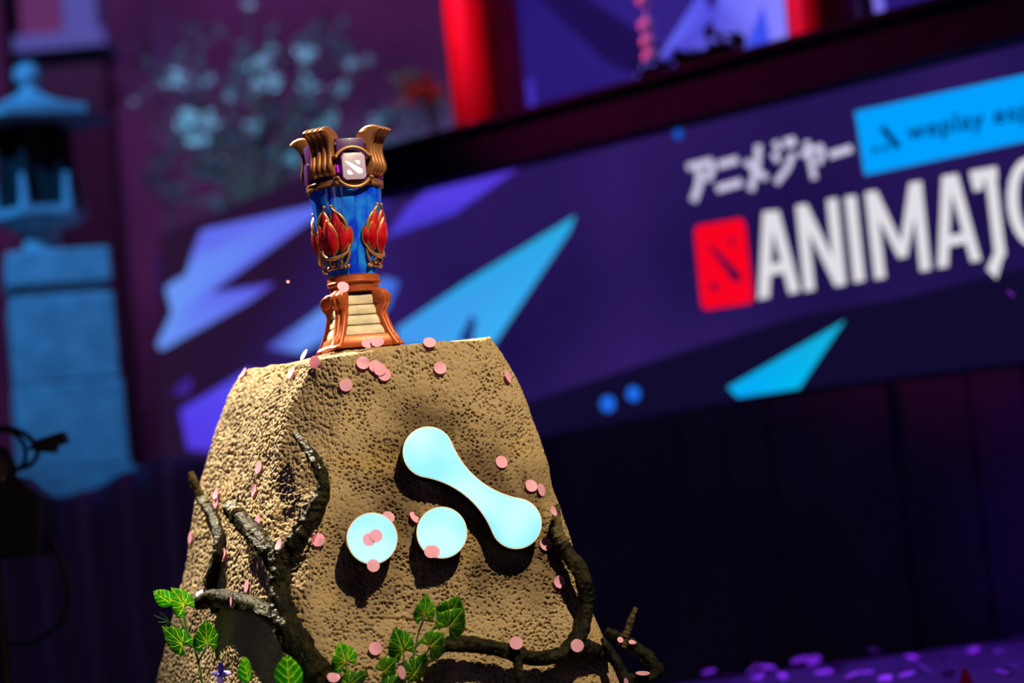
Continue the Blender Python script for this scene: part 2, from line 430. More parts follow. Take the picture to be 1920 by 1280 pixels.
wall_poly('dark_shard', [(1000, -14), (1085, -14), (1290, 120), (1215, 150), (1140, 120)], [(30, 15, 80)] * 5, upper, KU + .003)
wall_poly('shard', [(976, 150), (1000, 146), (1006, 212), (982, 216)], [(60, 42, 170), (60, 42, 170), (66, 48, 185), (66, 48, 185)], upper, KU + .003)
wall_poly('shard', [(1634, -14), (1654, -14), (1664, 60), (1646, 64)], (120, 110, 225), upper, KU + .003)
wall_poly('dark_shard', [(1588, -14), (1634, -14), (1646, 80), (1600, 90)], (16, 6, 30), upper, KU + .004)

M_redcol = mat('red_lacquer', (0.75, 0.012, 0.03), 0.4, 0, (0.62, 0.01, 0.025), 6)
def column(px, label, hw):
    p = wl(px, 100, 0.0)
    t = wall_thing('lacquered_column', label, 'column', 'red columns above the beam')
    t.location = WALL0 + WR * p.x + WIN * 0.06 + Vector((0, 0, Z_BT)); 
    obj('column_shaft', lathe([(hw, 0.0), (hw, 3.0)], 32), M_redcol, t, 40)
    obj('column_base', lathe([(hw * 1.0, -0.02), (hw * 1.02, 0.0), (hw * 1.02, 0.02), (hw, 0.03)], 32), M_redcol, t, 40)
    return t
column(892, 'red lacquered round column above the beam, left of the violet screen', 0.165)
column(1535, 'red lacquered round column above the beam, right of the pale blue shard', 0.14)
cl_ = WALL0 + WR * (wl(892, 100).x - 1.5) - WIN * 2.1 + Vector((0, 0, Z_BT + 1.9))
spot('column_spot', cl_, WALL0 + WR * wl(1200, 100).x + Vector((0, 0, Z_BT + 0.5)), (1.0, 0.03, 0.16), 820, 40, 0.8, 0.08)
hang = wall_thing('hanging_beads', 'string of pale round beads hanging in front of the violet upper screen', 'ornament')
M_bead = mat('pale_paper', (0.8, 0.75, 0.85), 0.6)
spot('bead_spot', WALL0 + WR * wl(1100, 60).x - WIN * 1.5 + Vector((0, 0, Z_BT + 1.6)), WALL0 + WR * wl(1214, 60).x + Vector((0, 0, Z_BT + 0.2)), (0.45, 0.35, 1.0), 60, 14, 0.6)  # small violet spot added only to brighten the beads
bp = None
for px, py in ((1204, -45), (1208, 0), (1213, 47), (1216, 78), (1220, 106)):
    p = wl(px, py, -0.08)
    if bp is None:
        bp = obj('bead', ball((0, 0, 0), 0.036, 12, 8, 0.8), M_bead, hang, 60); bp.location = p
    else: dupe(bp, hang, loc=p)
obj('cord', tube([wl(1202, -60, -0.08), wl(1221, 112, -0.08)], 0.004, 6), M_bead, hang)

# ------------------------------------------------------------------ far left: stone lantern on a plinth, shrub, building ledge
M_stone = mat('lantern_stone', (0.42, 0.43, 0.45), 0.85, 0, (0.30, 0.31, 0.33), 9, 0.35, 40)
YL = 11.2; S = YL / F
lp = at(100, 480, YL)                        # lantern foot
zl = lp.z
lan = thing('stone_lantern', 'blue-lit stone lantern with round finial and curved roof on the plinth', 'lantern', (lp.x - 0.05, YL, zl), R(12))
def hz(y): return (480 - y) * S
obj('finial', lathe([(0.03, hz(172)), (0.05, hz(168)), (0.048, hz(160)), (0.03, hz(152)), (0.062, hz(143)), (0.072, hz(130)), (0.058, hz(114)), (0.02, hz(106)), (0.001, hz(104))], 24), M_stone, lan)
def hexloft(levels, n=6, a0=0.0):
    v, f = [], []
    for r, z in levels:
        for k in range(n): v.append((r * math.cos(a0 + 2 * PI * k / n), r * math.sin(a0 + 2 * PI * k / n), z))
    for i in range(len(levels) - 1):
        for k in range(n): f.append((i * n + k, i * n + (k + 1) % n, (i + 1) * n + (k + 1) % n, (i + 1) * n + k))
    f.append(list(range(n))[::-1]); f.append(list(range((len(levels) - 1) * n, len(levels) * n)))
    return v, f
obj('roof', hexloft([(0.20, hz(232)), (0.365, hz(228)), (0.375, hz(212)), (0.25, hz(200)), (0.15, hz(186)), (0.09, hz(172)), (0.06, hz(166))], 6, 0.2), M_stone, lan, 50)
fb = []
for k in range(6):
    a_ = 0.2 + 2 * PI * k / 6; x, y = 0.16 * math.cos(a_), 0.16 * math.sin(a_)
    fb.append(tube([(x, y, hz(392)), (x, y, hz(230))], 0.022, 6))
obj('fire_box', join(*fb, hexloft([(0.14, hz(392)), (0.14, hz(230))], 6, 0.2)), mat('shaded_stone', (0.006, 0.006, 0.008), 0.9), lan, 30)  # near-black stone colour stands in for the shade inside the fire box
obj('platform', hexloft([(0.10, hz(428)), (0.17, hz(422)), (0.225, hz(408)), (0.225, hz(392)), (0.02, hz(390))], 6, 0.2), M_stone, lan, 30)
for k in range(6):
    a_ = 0.2 + 2 * PI * k / 6; x, y = 0.205 * math.cos(a_), 0.205 * math.sin(a_)
    obj('corner_post', tube([(x, y, hz(396)), (x * .98, y * .98, hz(365)), (x, y, hz(330))], [.026, .02, .014], 8), M_stone, lan, 60)
obj('shaft', lathe([(0.10, 0.0), (0.085, hz(455)), (0.10, hz(428))], 20), M_stone, lan)
pl = thing('stone_plinth', 'square blue-lit stone plinth carrying the lantern at the left edge', 'plinth', (at(122, 700, YL).x, YL, 0), R(14))
obj('plinth_cap', join(box(-.235, .235, -.235, .235, zl - 67 * S, zl)), M_stone, pl, 0, bevel=0.015)
obj('plinth_neck', box(-.19, .19, -.19, .19, zl - 85 * S, zl - 67 * S), M_stone, pl, 0)
bz = zl - 85 * S
zz = bz; hts = []
obj('plinth_block', box(-.235, .235, -.235, .235, bz - .40, bz), M_stone, pl, 0, bevel=0.012)
obj('plinth_block', box(-.245, .245, -.245, .245, bz - .80, bz - .405), M_stone, pl, 0, bevel=0.012)
obj('plinth_base', box(-.27, .27, -.27, .27, 0, bz - .805), M_stone, pl, 0, bevel=0.012)
# drape with folds hides the lower plinth
v, f = [], []
NX = 120
p0, p1 = at(-160, 900, 10.6), at(430, 880, 10.6)
for i in range(NX + 1):
    t = i / NX; x = p0.x + (p1.x - p0.x) * t
    yy = 10.6 + 0.05 * math.sin(t * 46) + 0.025 * math.sin(t * 91 + 1)
    ztop = at(100, 905, 10.6).z + 0.06 * math.sin(t * 9 + 0.5)
    for z in (0.0, ztop): v += [(x, yy, z), (x, yy + 0.012, z)]
for i in range(NX):
    a4, b4 = i * 4, i * 4 + 4
    for q in ((0, 2), (2, 3), (3, 1), (1, 0)): f.append((a4 + q[0], a4 + q[1], b4 + q[1], b4 + q[0]))
M_drape = mat('navy_drape_cloth', (0.42, 0.30, 0.62), 0.9)
tag(obj('stage_drape', (v, f), M_drape, None, 60), 'dark navy folded drape below the blue stone plinth at left', 'drape')

# shrub with pale clusters behind
YS = 14.0
shrub = thing('flowering_shrub', 'blurred tall shrub with pale teal blossom clusters behind the trophy', 'shrub', (at(470, 300, YS).x, YS, 0))
M_clu = mat('pale_teal_blossom', (0.42, 0.62, 0.58), 0.8); M_leafd = mat('shrub_leaf', (0.05, 0.09, 0.09), 0.8)
M_stem = mat('shrub_stem', (0.05, 0.035, 0.03), 0.9)
sb = shrub.location
clusters = [(335, 145, 24), (390, 152, 13), (505, 153, 26), (482, 158, 16), (486, 118, 20), (575, 100, 22), (578, 160, 20), (345, 225, 26), (372, 262, 22), (392, 228, 20), (408, 305, 15), (475, 240, 18), (545, 228, 22), (548, 300, 18), (510, 90, 12), (640, 165, 16), (690, 112, 12), (620, 225, 18), (660, 120, 15), (600, 238, 16), (705, 235, 18), (430, 180, 11), (250, 190, 9), (465, 8, 14)]
hub = Vector((0, 0, at(470, 420, YS).z))
for i, (px, py, r) in enumerate(clusters):
    c = at(px, py, YS + random.uniform(-.3, .3)) - sb; rr = r * YS / F
    v, f = leaf_clump(22 if r > 14 else 12, (rr * .42, rr * .3, rr * .36), rr * 0.42, 100 + i)
    obj('blossom_cluster', ([Vector(q) + c for q in v], f), M_clu, shrub, 0)
    mid = (hub + c) / 2 + Vector((0, 0.1, 0.05))
    obj('branch', tube(spline([tuple(hub), tuple(mid), tuple(c)], 8), list(np.linspace(.022, .006, 8)), 6), M_stem, shrub)
obj('trunk', tube([(0, 0, 0), (0.04, 0, 1.0), tuple(hub)], [.07, .05, .03], 8), M_stem, shrub)
fo = []
for i in range(40):
    c = at(random.uniform(230, 800), random.uniform(60, 400), YS + random.uniform(0, .5)) - sb
    v, f = leaf_clump(14, (.09, .06, .08), .05, 300 + i); fo.append(([Vector(q) + c for q in v], f))
tag(obj('foliage', join(*fo), M_leafd, shrub, 0), kind='stuff')
# coral bloom by the red column
cb = thing('coral_bloom', 'coral red bloom with teal leaves beside the left red column', 'flower', at(785, 165, 12.5))
v, f = leaf_clump(40, (.06, .05, .035), .05, 5); obj('petals', ([Vector(q) + Vector((.02, 0, -.02)) for q in v], f), mat('coral_petal', (0.95, 0.10, 0.07), .7), cb, 0)
v, f = leaf_clump(20, (.035, .03, .02), .04, 6); obj('leaves', ([Vector(q) + Vector((-.07, 0, .05)) for q in v], f), M_clu, cb, 0)
obj('stalk', tube([(0.02, 0.02, -.02), (.12, .1, -.6), (.2, .2, -2.2)], .012, 6), M_stem, cb)
spot('bloom_spot', (-1.0, 9.0, 4.6), at(785, 160, 12.5), (1.0, 0.62, 0.62), 110, 7, 0.6)
# pale blue building ledge upper left
YB = 15.5
bl = thing('pavilion_front', 'blurred pale blue pavilion wall and ledge at the top left corner', 'building', (at(110, 80, YB).x, YB, 0))
M_pav = mat('pale_plaster', (0.18, 0.30, 0.45), 0.9)
z0, z1 = at(110, 98, YB).z, at(110, 66, YB).z
obj('ledge', box(-.28, .32, -.1, .5, z0, z1), M_pav, bl, 0, bevel=.01)
obj('corner_post', box(.04, .26, .0, .4, z1, z1 + 1.2), M_pav, bl, 0)
obj('wall_panel', box(-.26, .04, .1, .4, z1, z1 + 1.2), mat('plum_plaster', (0.28, 0.10, 0.16), 0.9), bl, 0)
obj('lower_wall', box(-.22, .26, .1, .5, 0, z0), mat('dark_plum', (0.06, 0.03, 0.05), 0.9), bl, 0)
spot('pavilion_spot', (-3.6, 10.5, 5.6), at(110, 50, YB), (0.30, 0.45, 1.0), 330, 13, 0.8)

# ------------------------------------------------------------------ low stage platform at right with fallen petals
ZP = 0.20
def onz(x, y, z):
    d = ray(x, y); return CAM + d * ((z - CAMZ) / d.z)
b0, b1 = onz(1290, 1280, ZP), onz(1920, 1196, ZP)
dv = (b1 - b0).normalized(); nv = Vector((dv.y, -dv.x, 0))
q0, q1 = b0 - dv * 0.5, b1 + dv * 0.2
M_plat = mat('gloss_platform', (0.05, 0.045, 0.07), 0.32, 0, (0.10, 0.09, 0.14), 5)
plat = obj('stage_platform', prism([Vector((p.x, p.y, 0)) for p in (q0, q1, q1 + nv * 1.9, q0 + nv * 1.9)], (0, 0, ZP)), M_plat, None, 0)
tag(plat, 'low dark stage platform strewn with violet petals, bottom right corner', 'platform')

# ------------------------------------------------------------------ the rock pedestal
SV = [0, .12, .3, .6, 1.0]
EDGES = {   # measured edge lines of the rock: (x, y, distance) from top to bottom
 'BL':  [(456, 696, 6.02), (424, 742, 6.02), (388, 832, 6.02), (348, 1012, 6.02), (286, 1300, 6.02)],
 'FLr': [(594, 675, 5.54), (546, 752, 5.57), (520, 850, 5.56), (500, 1030, 5.50), (478, 1310, 5.43)],
 'FLc': [(634, 669, 5.525), (642, 762, 5.505), (626, 860, 5.465), (588, 1040, 5.40), (556, 1315, 5.34)],
 'FM':  [(780, 651, 5.575), (800, 745, 5.55), (815, 850, 5.52), (832, 1040, 5.465), (850, 1312, 5.40)],
 'FRc': [(905, 636, 5.62), (945, 722, 5.62), (975, 832, 5.60), (1030, 1030, 5.55), (1105, 1305, 5.48)],
 'FRr': [(922, 630, 5.66), (966, 690, 5.67), (1006, 800, 5.65), (1074, 1030, 5.60), (1168, 1300, 5.53)],
 'BR':  [(865, 655, 6.25), (905, 720, 6.28), (940, 830, 6.28), (1000, 1030, 6.28), (1085, 1300, 6.28)],
 'BM':  [(660, 672, 6.30), (660, 740, 6.36), (655, 840, 6.38), (650, 1020, 6.40), (650, 1300, 6.42)],
}
ORDER = [('BL', 300), ('FLr', 80), ('FLc', 170), ('FM', 180), ('FRc', 50), ('FRr', 130), ('BR', 60), ('BM', 60)]
NROW = 420
rows3d = {k: np.array([tuple(at(*p)) for p in v]) for k, v in EDGES.items()}
top_c = np.mean([rows3d[k][0] for k in rows3d], axis=0)
TB = at(675, 656, 5.72)                      # foot of the trophy
ss = np.linspace(0, 1, NROW)
def edge_curve(k):
    P = rows3d[k]; t = np.array(SV)
    c = np.stack([np.interp(ss, t, P[:, j]) for j in range(3)], 1)
    kk = np.exp(-0.5 * (np.arange(-24, 25) / 11.0) ** 2); kk /= kk.sum()
    pad = np.vstack([2 * c[0] - c[24:0:-1], c, 2 * c[-1] - c[-2:-26:-1]])
    return np.stack([np.convolve(pad[:, j], kk, 'valid') for j in range(3)], 1)
cur = {k: edge_curve(k) for k in EDGES}
loops = []
names = [o[0] for o in ORDER]
for q, (k, n) in enumerate(ORDER):
    k2 = names[(q + 1) % len(names)]
    tt = (np.arange(n) / n)[None, :, None]
    loops.append(cur[k][:, None, :] * (1 - tt) + cur[k2][:, None, :] * tt)
G = np.concatenate(loops, 1)                 # rows x cols x 3
NC = G.shape[1]
def smooth_cols(G, sg):
    n = int(sg * 3); kk = np.exp(-0.5 * (np.arange(-n, n + 1) / sg) ** 2); kk /= kk.sum()
    out = np.zeros_like(G)
    for j, w_ in zip(range(-n, n + 1), kk): out += w_ * np.roll(G, j, axis=1)
    return out
G = smooth_cols(G, 6.0)
# skirt to the floor
extra = []
zlast = G[-1, :, 2].mean(); cen = G[-1].mean(0)
for i in range(1, 41):
    t = i / 40; L = G[-1].copy(); sc = 1 + 0.16 * t
    L[:, :2] = cen[:2] + (L[:, :2] - cen[:2]) * sc; L[:, 2] = L[:, 2] * (1 - t) - 0.0
    extra.append(L)
# cap rows (centre -> rim)
cap = []
tc_ = np.array([TB.x, TB.y + 0.12, TB.z])
for i in range(46):
    t = math.sin((i / 46) * PI / 2)
    L = tc_[None, :] * (1 - t) + G[0] * t
    fl = max(0.0, (t - 0.55) / 0.45); fl = fl * fl * (3 - 2 * fl)
    L[:, 2] = TB.z * (1 - fl) + G[0][:, 2] * fl
    cap.append(L)
G = np.concatenate([np.array(cap), G, np.array(extra)], 0)
# soften the rim
kk = np.exp(-0.5 * (np.arange(-6, 7) / 2.2) ** 2); kk /= kk.sum()
Gp = np.concatenate([np.repeat(G[:1], 6, 0), G, np.repeat(G[-1:], 6, 0)], 0)
G = sum(w_ * Gp[j:j + len(G)] for j, w_ in enumerate(kk))
def grid_normals(G):
    du = np.roll(G, -1, 1) - np.roll(G, 1, 1); dv_ = np.gradient(G, axis=0)
    n = np.cross(du, dv_); n /= (np.linalg.norm(n, axis=2, keepdims=True) + 1e-9)
    c = G.mean((0, 1)); s = np.sign(np.sum(n * (G - c), axis=2).mean()); return n * s
N0 = grid_normals(G)
P = G.reshape(-1, 3); Nn = N0.reshape(-1, 3)
# broad lumps
h = 0.015 * (vnoise(P * 7.0, 3) - 0.5) + 0.009 * (vnoise(P * 17.0, 4) - 0.5)
capmask = np.zeros(G.shape[:2]); capmask[:42] = 1; capmask = capmask.reshape(-1)
h *= (1 - 0.9 * capmask)
P1 = P + Nn * h[:, None]
SMOOTH = P1.reshape(G.shape).copy()
N1 = grid_normals(SMOOTH).reshape(-1, 3)
# grain: granules on the left flank, worn pitted stucco on the front
warp = P1 + 0.006 * np.stack([vnoise(P1 * 60, 11), vnoise(P1 * 60, 12), vnoise(P1 * 60, 13)], 1)
leftness = np.clip((-N1[:, 0] - 0.15) / 0.5, 0, 1)
w1 = worley(warp * np.array([105, 105, 105]), 21)
w2 = worley(warp * np.array([118, 118, 150]), 31)
pat = vnoise(P1 * 16, 41); pat2 = vnoise(P1 * 42, 42)
gran = np.sqrt(1 - np.clip(w1 * 1.12, 0, 1) ** 2)
pits = -np.clip((0.44 + 0.34 * (pat - 0.5) + 0.30 * (pat2 - 0.5) - w2) / 0.26, 0, 1)
micro = vnoise(P1 * 260, 55) - 0.5
h2 = leftness * (0.0090 * (gran - 0.6)) + (1 - leftness) * (0.0058 * pits + 0.0024 * (gran - 0.5)) + 0.0016 * micro
# hairline seams in the coating
def seam(px0, px1, wid):
    a_ = np.array(at(*px0, 5.5)) - np.array(CAM); b_ = np.array(at(*px1, 5.5)) - np.array(CAM)
    nrm = np.cross(a_, b_); nrm /= np.linalg.norm(nrm)
    rel = P1 - np.array(CAM); d = np.abs(rel @ nrm) + 0.004 * (vnoise(P1 * 50, 70) - .5)
    ax = (b_ - a_) / np.linalg.norm(b_ - a_); sc_ = 5.5 / rel[:, 1]
    u = ((rel * sc_[:, None]) - a_) @ ax; L = np.linalg.norm(b_ - a_)
    return np.exp(-(d / wid) ** 2) * ((u > 0) & (u < L) & (P1[:, 1] < 5.85))
h2 -= 0.005 * seam((690, 1158), (812, 1164), 0.0016)
h2 -= 0.004 * seam((838, 1095), (835, 1280), 0.0020)
h2 *= (1 - 0.6 * capmask)
P2 = P1 + N1 * h2[:, None]
nr, nc = G.shape[:2]
ii, jj = np.meshgrid(np.arange(nr - 1), np.arange(nc), indexing='ij')
j2 = (jj + 1) % nc
quads = np.stack([ii * nc + jj, (ii + 1) * nc + jj, (ii + 1) * nc + j2, ii * nc + j2], -1).reshape(-1, 4)
def np_mesh(name, V, Q):
    me = bpy.data.meshes.new(name)
    me.vertices.add(len(V)); me.vertices.foreach_set('co', V.astype(np.float32).ravel())
    me.loops.add(Q.size); me.loops.foreach_set('vertex_index', Q.astype(np.int32).ravel())
    me.polygons.add(len(Q)); me.polygons.foreach_set('loop_start', (np.arange(len(Q)) * Q.shape[1]).astype(np.int32))
    me.polygons.foreach_set('use_smooth', np.ones(len(Q), bool))
    me.update(calc_edges=True); me.validate()
    return me
# orient faces outward
tv = P2[quads[len(quads) // 2]]; fn = np.cross(tv[1] - tv[0], tv[2] - tv[0])
if fn @ (tv[0] - P2.mean(0)) < 0: quads = quads[:, ::-1]
me = np_mesh('rock_pedestal', P2, quads)
# airbrushed paint: darker brown around the sign and in patches (shape of its own)
def pxdist(V, x, y):
    rel = V - np.array(CAM); z = rel @ np.array(FWD)
    return np.hypot(rel @ np.array(RT) / z * F + 960 - x, 640 - rel @ np.array(UP) / z * F - y)
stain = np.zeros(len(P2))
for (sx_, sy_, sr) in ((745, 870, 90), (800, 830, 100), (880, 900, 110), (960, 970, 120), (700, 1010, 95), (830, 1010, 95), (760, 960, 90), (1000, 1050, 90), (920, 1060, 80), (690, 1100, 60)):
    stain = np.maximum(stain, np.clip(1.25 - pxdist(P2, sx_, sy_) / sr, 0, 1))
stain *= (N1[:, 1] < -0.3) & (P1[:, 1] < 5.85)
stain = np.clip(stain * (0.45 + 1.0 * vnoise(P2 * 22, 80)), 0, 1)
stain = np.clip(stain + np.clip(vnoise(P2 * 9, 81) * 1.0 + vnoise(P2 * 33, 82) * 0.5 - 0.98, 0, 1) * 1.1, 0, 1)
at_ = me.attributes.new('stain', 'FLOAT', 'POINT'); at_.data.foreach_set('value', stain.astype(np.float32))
yel = np.clip(vnoise(P2 * 13, 90) * 1.2 + vnoise(P2 * 70, 91) * 0.4 - 0.95, 0, 1)
at_ = me.attributes.new('ochre', 'FLOAT', 'POINT'); at_.data.foreach_set('value', yel.astype(np.float32))
mt, nt, b = node_mat('painted_stucco_rock')
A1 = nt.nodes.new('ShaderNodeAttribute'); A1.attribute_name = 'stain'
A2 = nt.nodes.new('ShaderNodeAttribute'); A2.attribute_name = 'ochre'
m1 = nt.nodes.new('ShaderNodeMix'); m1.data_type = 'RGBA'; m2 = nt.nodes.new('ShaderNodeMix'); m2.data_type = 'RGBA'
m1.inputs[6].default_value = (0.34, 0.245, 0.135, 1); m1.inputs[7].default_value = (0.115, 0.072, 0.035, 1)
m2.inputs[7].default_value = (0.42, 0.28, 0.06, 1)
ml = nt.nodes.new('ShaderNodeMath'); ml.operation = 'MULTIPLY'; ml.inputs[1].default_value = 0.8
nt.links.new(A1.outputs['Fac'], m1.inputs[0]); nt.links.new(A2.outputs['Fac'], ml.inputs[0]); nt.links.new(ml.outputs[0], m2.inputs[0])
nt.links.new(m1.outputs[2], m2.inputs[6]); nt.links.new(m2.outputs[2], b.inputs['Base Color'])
b.inputs['Roughness'].default_value = 0.8; b.inputs['Specular IOR Level'].default_value = 0.3
tcn = nt.nodes.new('ShaderNodeTexCoord'); nz = nt.nodes.new('ShaderNodeTexNoise'); nz.inputs['Scale'].default_value = 420; nz.inputs['Detail'].default_value = 3
bpn = nt.nodes.new('ShaderNodeBump'); bpn.inputs['Strength'].default_value = 0.5; bpn.inputs['Distance'].default_value = 0.002
nt.links.new(tcn.outputs['Object'], nz.inputs['Vector']); nt.links.new(nz.outputs['Fac'], bpn.inputs['Height']); nt.links.new(bpn.outputs['Normal'], b.inputs['Normal'])
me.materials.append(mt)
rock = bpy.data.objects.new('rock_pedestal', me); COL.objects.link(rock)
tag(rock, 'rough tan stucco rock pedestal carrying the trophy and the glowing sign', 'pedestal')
# coarse copy of the surface only for placing things on it
cs = SMOOTH[::4, ::4]; cr_, cc_ = cs.shape[:2]
fl_ = [(i * cc_ + j, (i + 1) * cc_ + j, (i + 1) * cc_ + (j + 1) % cc_, i * cc_ + (j + 1) % cc_) for i in range(cr_ - 1) for j in range(cc_)]
BVH = BVHTree.FromPolygons([tuple(p) for p in cs.reshape(-1, 3)], fl_)
def hit(x, y):
    d = ray(x, y).normalized(); p, n, _, _ = BVH.ray_cast(CAM, d)
    if p is None: return None, None
    if n.dot(d) > 0: n = -n
    return p, n

# ------------------------------------------------------------------ glowing three-piece sign on the rock
pts = [hit(x, y)[0] for x in range(680, 1000, 20) for y in range(830, 1060, 20)]
A = np.array([tuple(p) for p in pts if p is not None]); c0 = A.mean(0)
u_, s_, vt = np.linalg.svd(A - c0); SN = Vector(vt[2]);
if SN.y > 0: SN = -SN
dmax = max((Vector(p) - Vector(c0)).dot(SN) for p in A)
FRONT, THK = dmax + 0.038, 0.031
SP0 = Vector(c0) + SN * FRONT
def on_sign(x, y, o=0.0):
    d = ray(x, y); return CAM + d * ((SP0 + SN * o - CAM).dot(SN) / d.dot(SN))
M_face, nt, b = node_mat('lit_acrylic')
b.inputs['Base Color'].default_value = (0.10, 0.20, 0.24, 1); b.inputs['Roughness'].default_value = 0.5; b.inputs['Specular IOR Level'].default_value = 0.2
tcn = nt.nodes.new('ShaderNodeTexCoord'); nz = nt.nodes.new('ShaderNodeTexNoise'); nz.inputs['Scale'].default_value = 9; nz.inputs['Detail'].default_value = 0.5
cr = nt.nodes.new('ShaderNodeValToRGB'); cr.color_ramp.elements[0].position = .38; cr.color_ramp.elements[1].position = .62
cr.color_ramp.elements[0].color = (*lin(128, 226, 252), 1); cr.color_ramp.elements[1].color = (*lin(190, 242, 250), 1)
nt.links.new(tcn.outputs['Object'], nz.inputs['Vector']); nt.links.new(nz.outputs['Fac'], cr.inputs['Fac']); nt.links.new(cr.outputs['Color'], b.inputs['Emission Color'])
b.inputs['Emission Strength'].default_value = 0.93
M_side = mat('black_housing', (0.006, 0.006, 0.01), 0.7, spec=0.2)
M_trim = mat('cream_edge', (0.75, 0.62, 0.42), 0.5)
def grow(poly, d):
    P_ = [Vector(p) for p in poly]; n = len(P_); out = []
    for i in range(n):
        t = (P_[(i + 1) % n] - P_[i - 1]).normalized(); out.append(P_[i] + Vector((t.y, -t.x)) * d)
    return out
def sign(label, poly):
    c = sum((on_sign(*p) for p in poly), Vector()) / len(poly)
    base = c - SN * THK
    t = thing('illuminated_sign', label, 'sign', base, 0, 'glowing three-piece sign on the rock')
    ar = sum(poly[i - 1][0] * poly[i][1] - poly[i][0] * poly[i - 1][1] for i in range(len(poly)))
    sgn = 1 if ar > 0 else -1
    obj('face', prism([on_sign(*p, 0.0006) for p in poly], -SN * 0.004), M_face, t, 30, base)
    o1 = grow(poly, 1.6 * sgn)
    ring = [on_sign(*p, 0.0) for p in o1]
    obj('edge_trim', prism(ring, -SN * 0.003), M_trim, t, 30, base)
    obj('housing', prism([on_sign(*p, -0.003) for p in o1], -SN * (THK - 0.003)), M_side, t, 30, base)
    # stand-offs to the rock
    for q in ([poly[0], poly[len(poly) // 2]]):
        cx = (poly[0][0] + poly[len(poly) // 2][0]) / 2; cy = (poly[0][1] + poly[len(poly) // 2][1]) / 2
        p = on_sign(cx + (q[0] - cx) * .5, cy + (q[1] - cy) * .5, -THK + 0.002)
        obj('standoff', tube([p, p - SN * 0.05], 0.006, 8), M_side, t, 30, base)
def circ(cx, cy, rx, ry, n=56): return [(cx + rx * math.cos(2 * PI * k / n), cy + ry * math.sin(2 * PI * k / n)) for k in range(n)]
sign('small round glowing cyan sign, the left dot on the rock', circ(698, 1009, 46, 47))
sign('small round glowing cyan sign, the dot next to the long one on the rock', circ(828.5, 998, 46, 47))
def barbell(p0, p1, r, nw):
    p0, p1 = Vector(p0), Vector(p1); mid = (p0 + p1) / 2; ax = (p1 - p0); L = ax.length / 2; ax.normalize(); ay = Vector((-ax.y, ax.x))
    Rr = (L * L + nw * nw - r * r) / (2 * (r - nw)); cy = nw + Rr
    th = math.atan2(cy, L)                 # direction from right centre to concave centre: (-L, cy)
    pts = []
    for k in range(25):                    # right lobe, from lower tangent round to upper tangent
        a_ = -(PI - th) + 2 * (PI - th) * k / 24; pts.append((L + r * math.cos(a_), r * math.sin(a_)))
    for k in range(1, 24):                 # upper concave arc (centre 0, cy), right -> left
        a0 = math.atan2(-cy, L); a1 = math.atan2(-cy, -L); a_ = a0 + (a1 - a0) * k / 24
        pts.append((Rr * math.cos(a_), cy + Rr * math.sin(a_)))
    for k in range(25):
        a_ = th + 2 * (PI - th) * k / 24; pts.append((-L + r * math.cos(a_), r * math.sin(a_)))
    for k in range(1, 24):
        a0 = math.atan2(cy, -L); a1 = math.atan2(cy, L); a_ = a0 + (a1 - a0) * k / 24
        pts.append((Rr * math.cos(a_), -cy + Rr * math.sin(a_)))
    return [tuple(mid + ax * x + ay * y) for x, y in pts]
sign('long dumbbell-shaped glowing cyan sign, the slanting piece on the rock', barbell((803, 847), (968, 981), 46.5, 18.5))

# ------------------------------------------------------------------ trophy
YAW = R(18)
U = 5.72 / F * 0.985
trophy = thing('trophy', 'tall blue and copper trophy cup with red lotus ornaments on the rock', 'trophy', TB, YAW)
M_cop = mat('copper_paint', (0.38, 0.075, 0.018), 0.42, 0.35, (0.46, 0.10, 0.025), 30, spec=0.5)
M_brz = mat('bronze_paint', (0.34, 0.135, 0.05), 0.38, 0.45, (0.42, 0.17, 0.06), 30)
M_gold = mat('old_gold', (0.46, 0.22, 0.09), 0.38, 0.5)
M_pur = mat('purple_lacquer', (0.055, 0.004, 0.13), 0.35, 0, coat=0.3)
M_blue = mat('marbled_blue', (0.0, 0.035, 0.85), 0.35, 0, (0.01, 0.24, 1.0), 22, coat=0.25, detail=6, lo=0.40, hi=0.64)
M_gap = mat('dark_core', (0.01, 0.01, 0.025), 0.7)
M_petal = mat('red_enamel', (0.55, 0.008, 0.012), 0.3, 0, (0.32, 0.0, 0.01), 26, coat=0.4)
M_slat = mat('bone_stone', (0.62, 0.54, 0.38), 0.6, 0, (0.44, 0.38, 0.28), 26, 0.2, 90)
def HH(y): return (656 - y) * U
# base plate
def sqloft(levels):
    v, f = [], []
    for hw, z in levels: v += [(-hw, -hw, z), (hw, -hw, z), (hw, hw, z), (-hw, hw, z)]
    for i in range(len(levels) - 1):
        for k in range(4): f.append((i * 4 + k, i * 4 + (k + 1) % 4, i * 4 + 4 + (k + 1) % 4, i * 4 + 4 + k))
    f.append((3, 2, 1, 0)); k = len(levels) * 4; f.append((k - 4, k - 3, k - 2, k - 1))
    return v, f
obj('base_plate', sqloft([(.080, 0), (.080, HH(645)), (.073, HH(632))]), M_cop, trophy, 30, bevel=.0015)
APO = [(HH(633), .069), (HH(615), .0615), (HH(595), .0555), (HH(575), .0515), (HH(553), .0485), (HH(543), .0475)]
def apo(h): return float(np.interp(h, [a_[0] for a_ in APO], [a_[1] for a_ in APO]))
obj('core', sqloft([(apo(h_) - .006, h_) for h_, _ in APO]), M_gap, trophy, 30)
ys = [633, 613, 593, 573.5, 554]
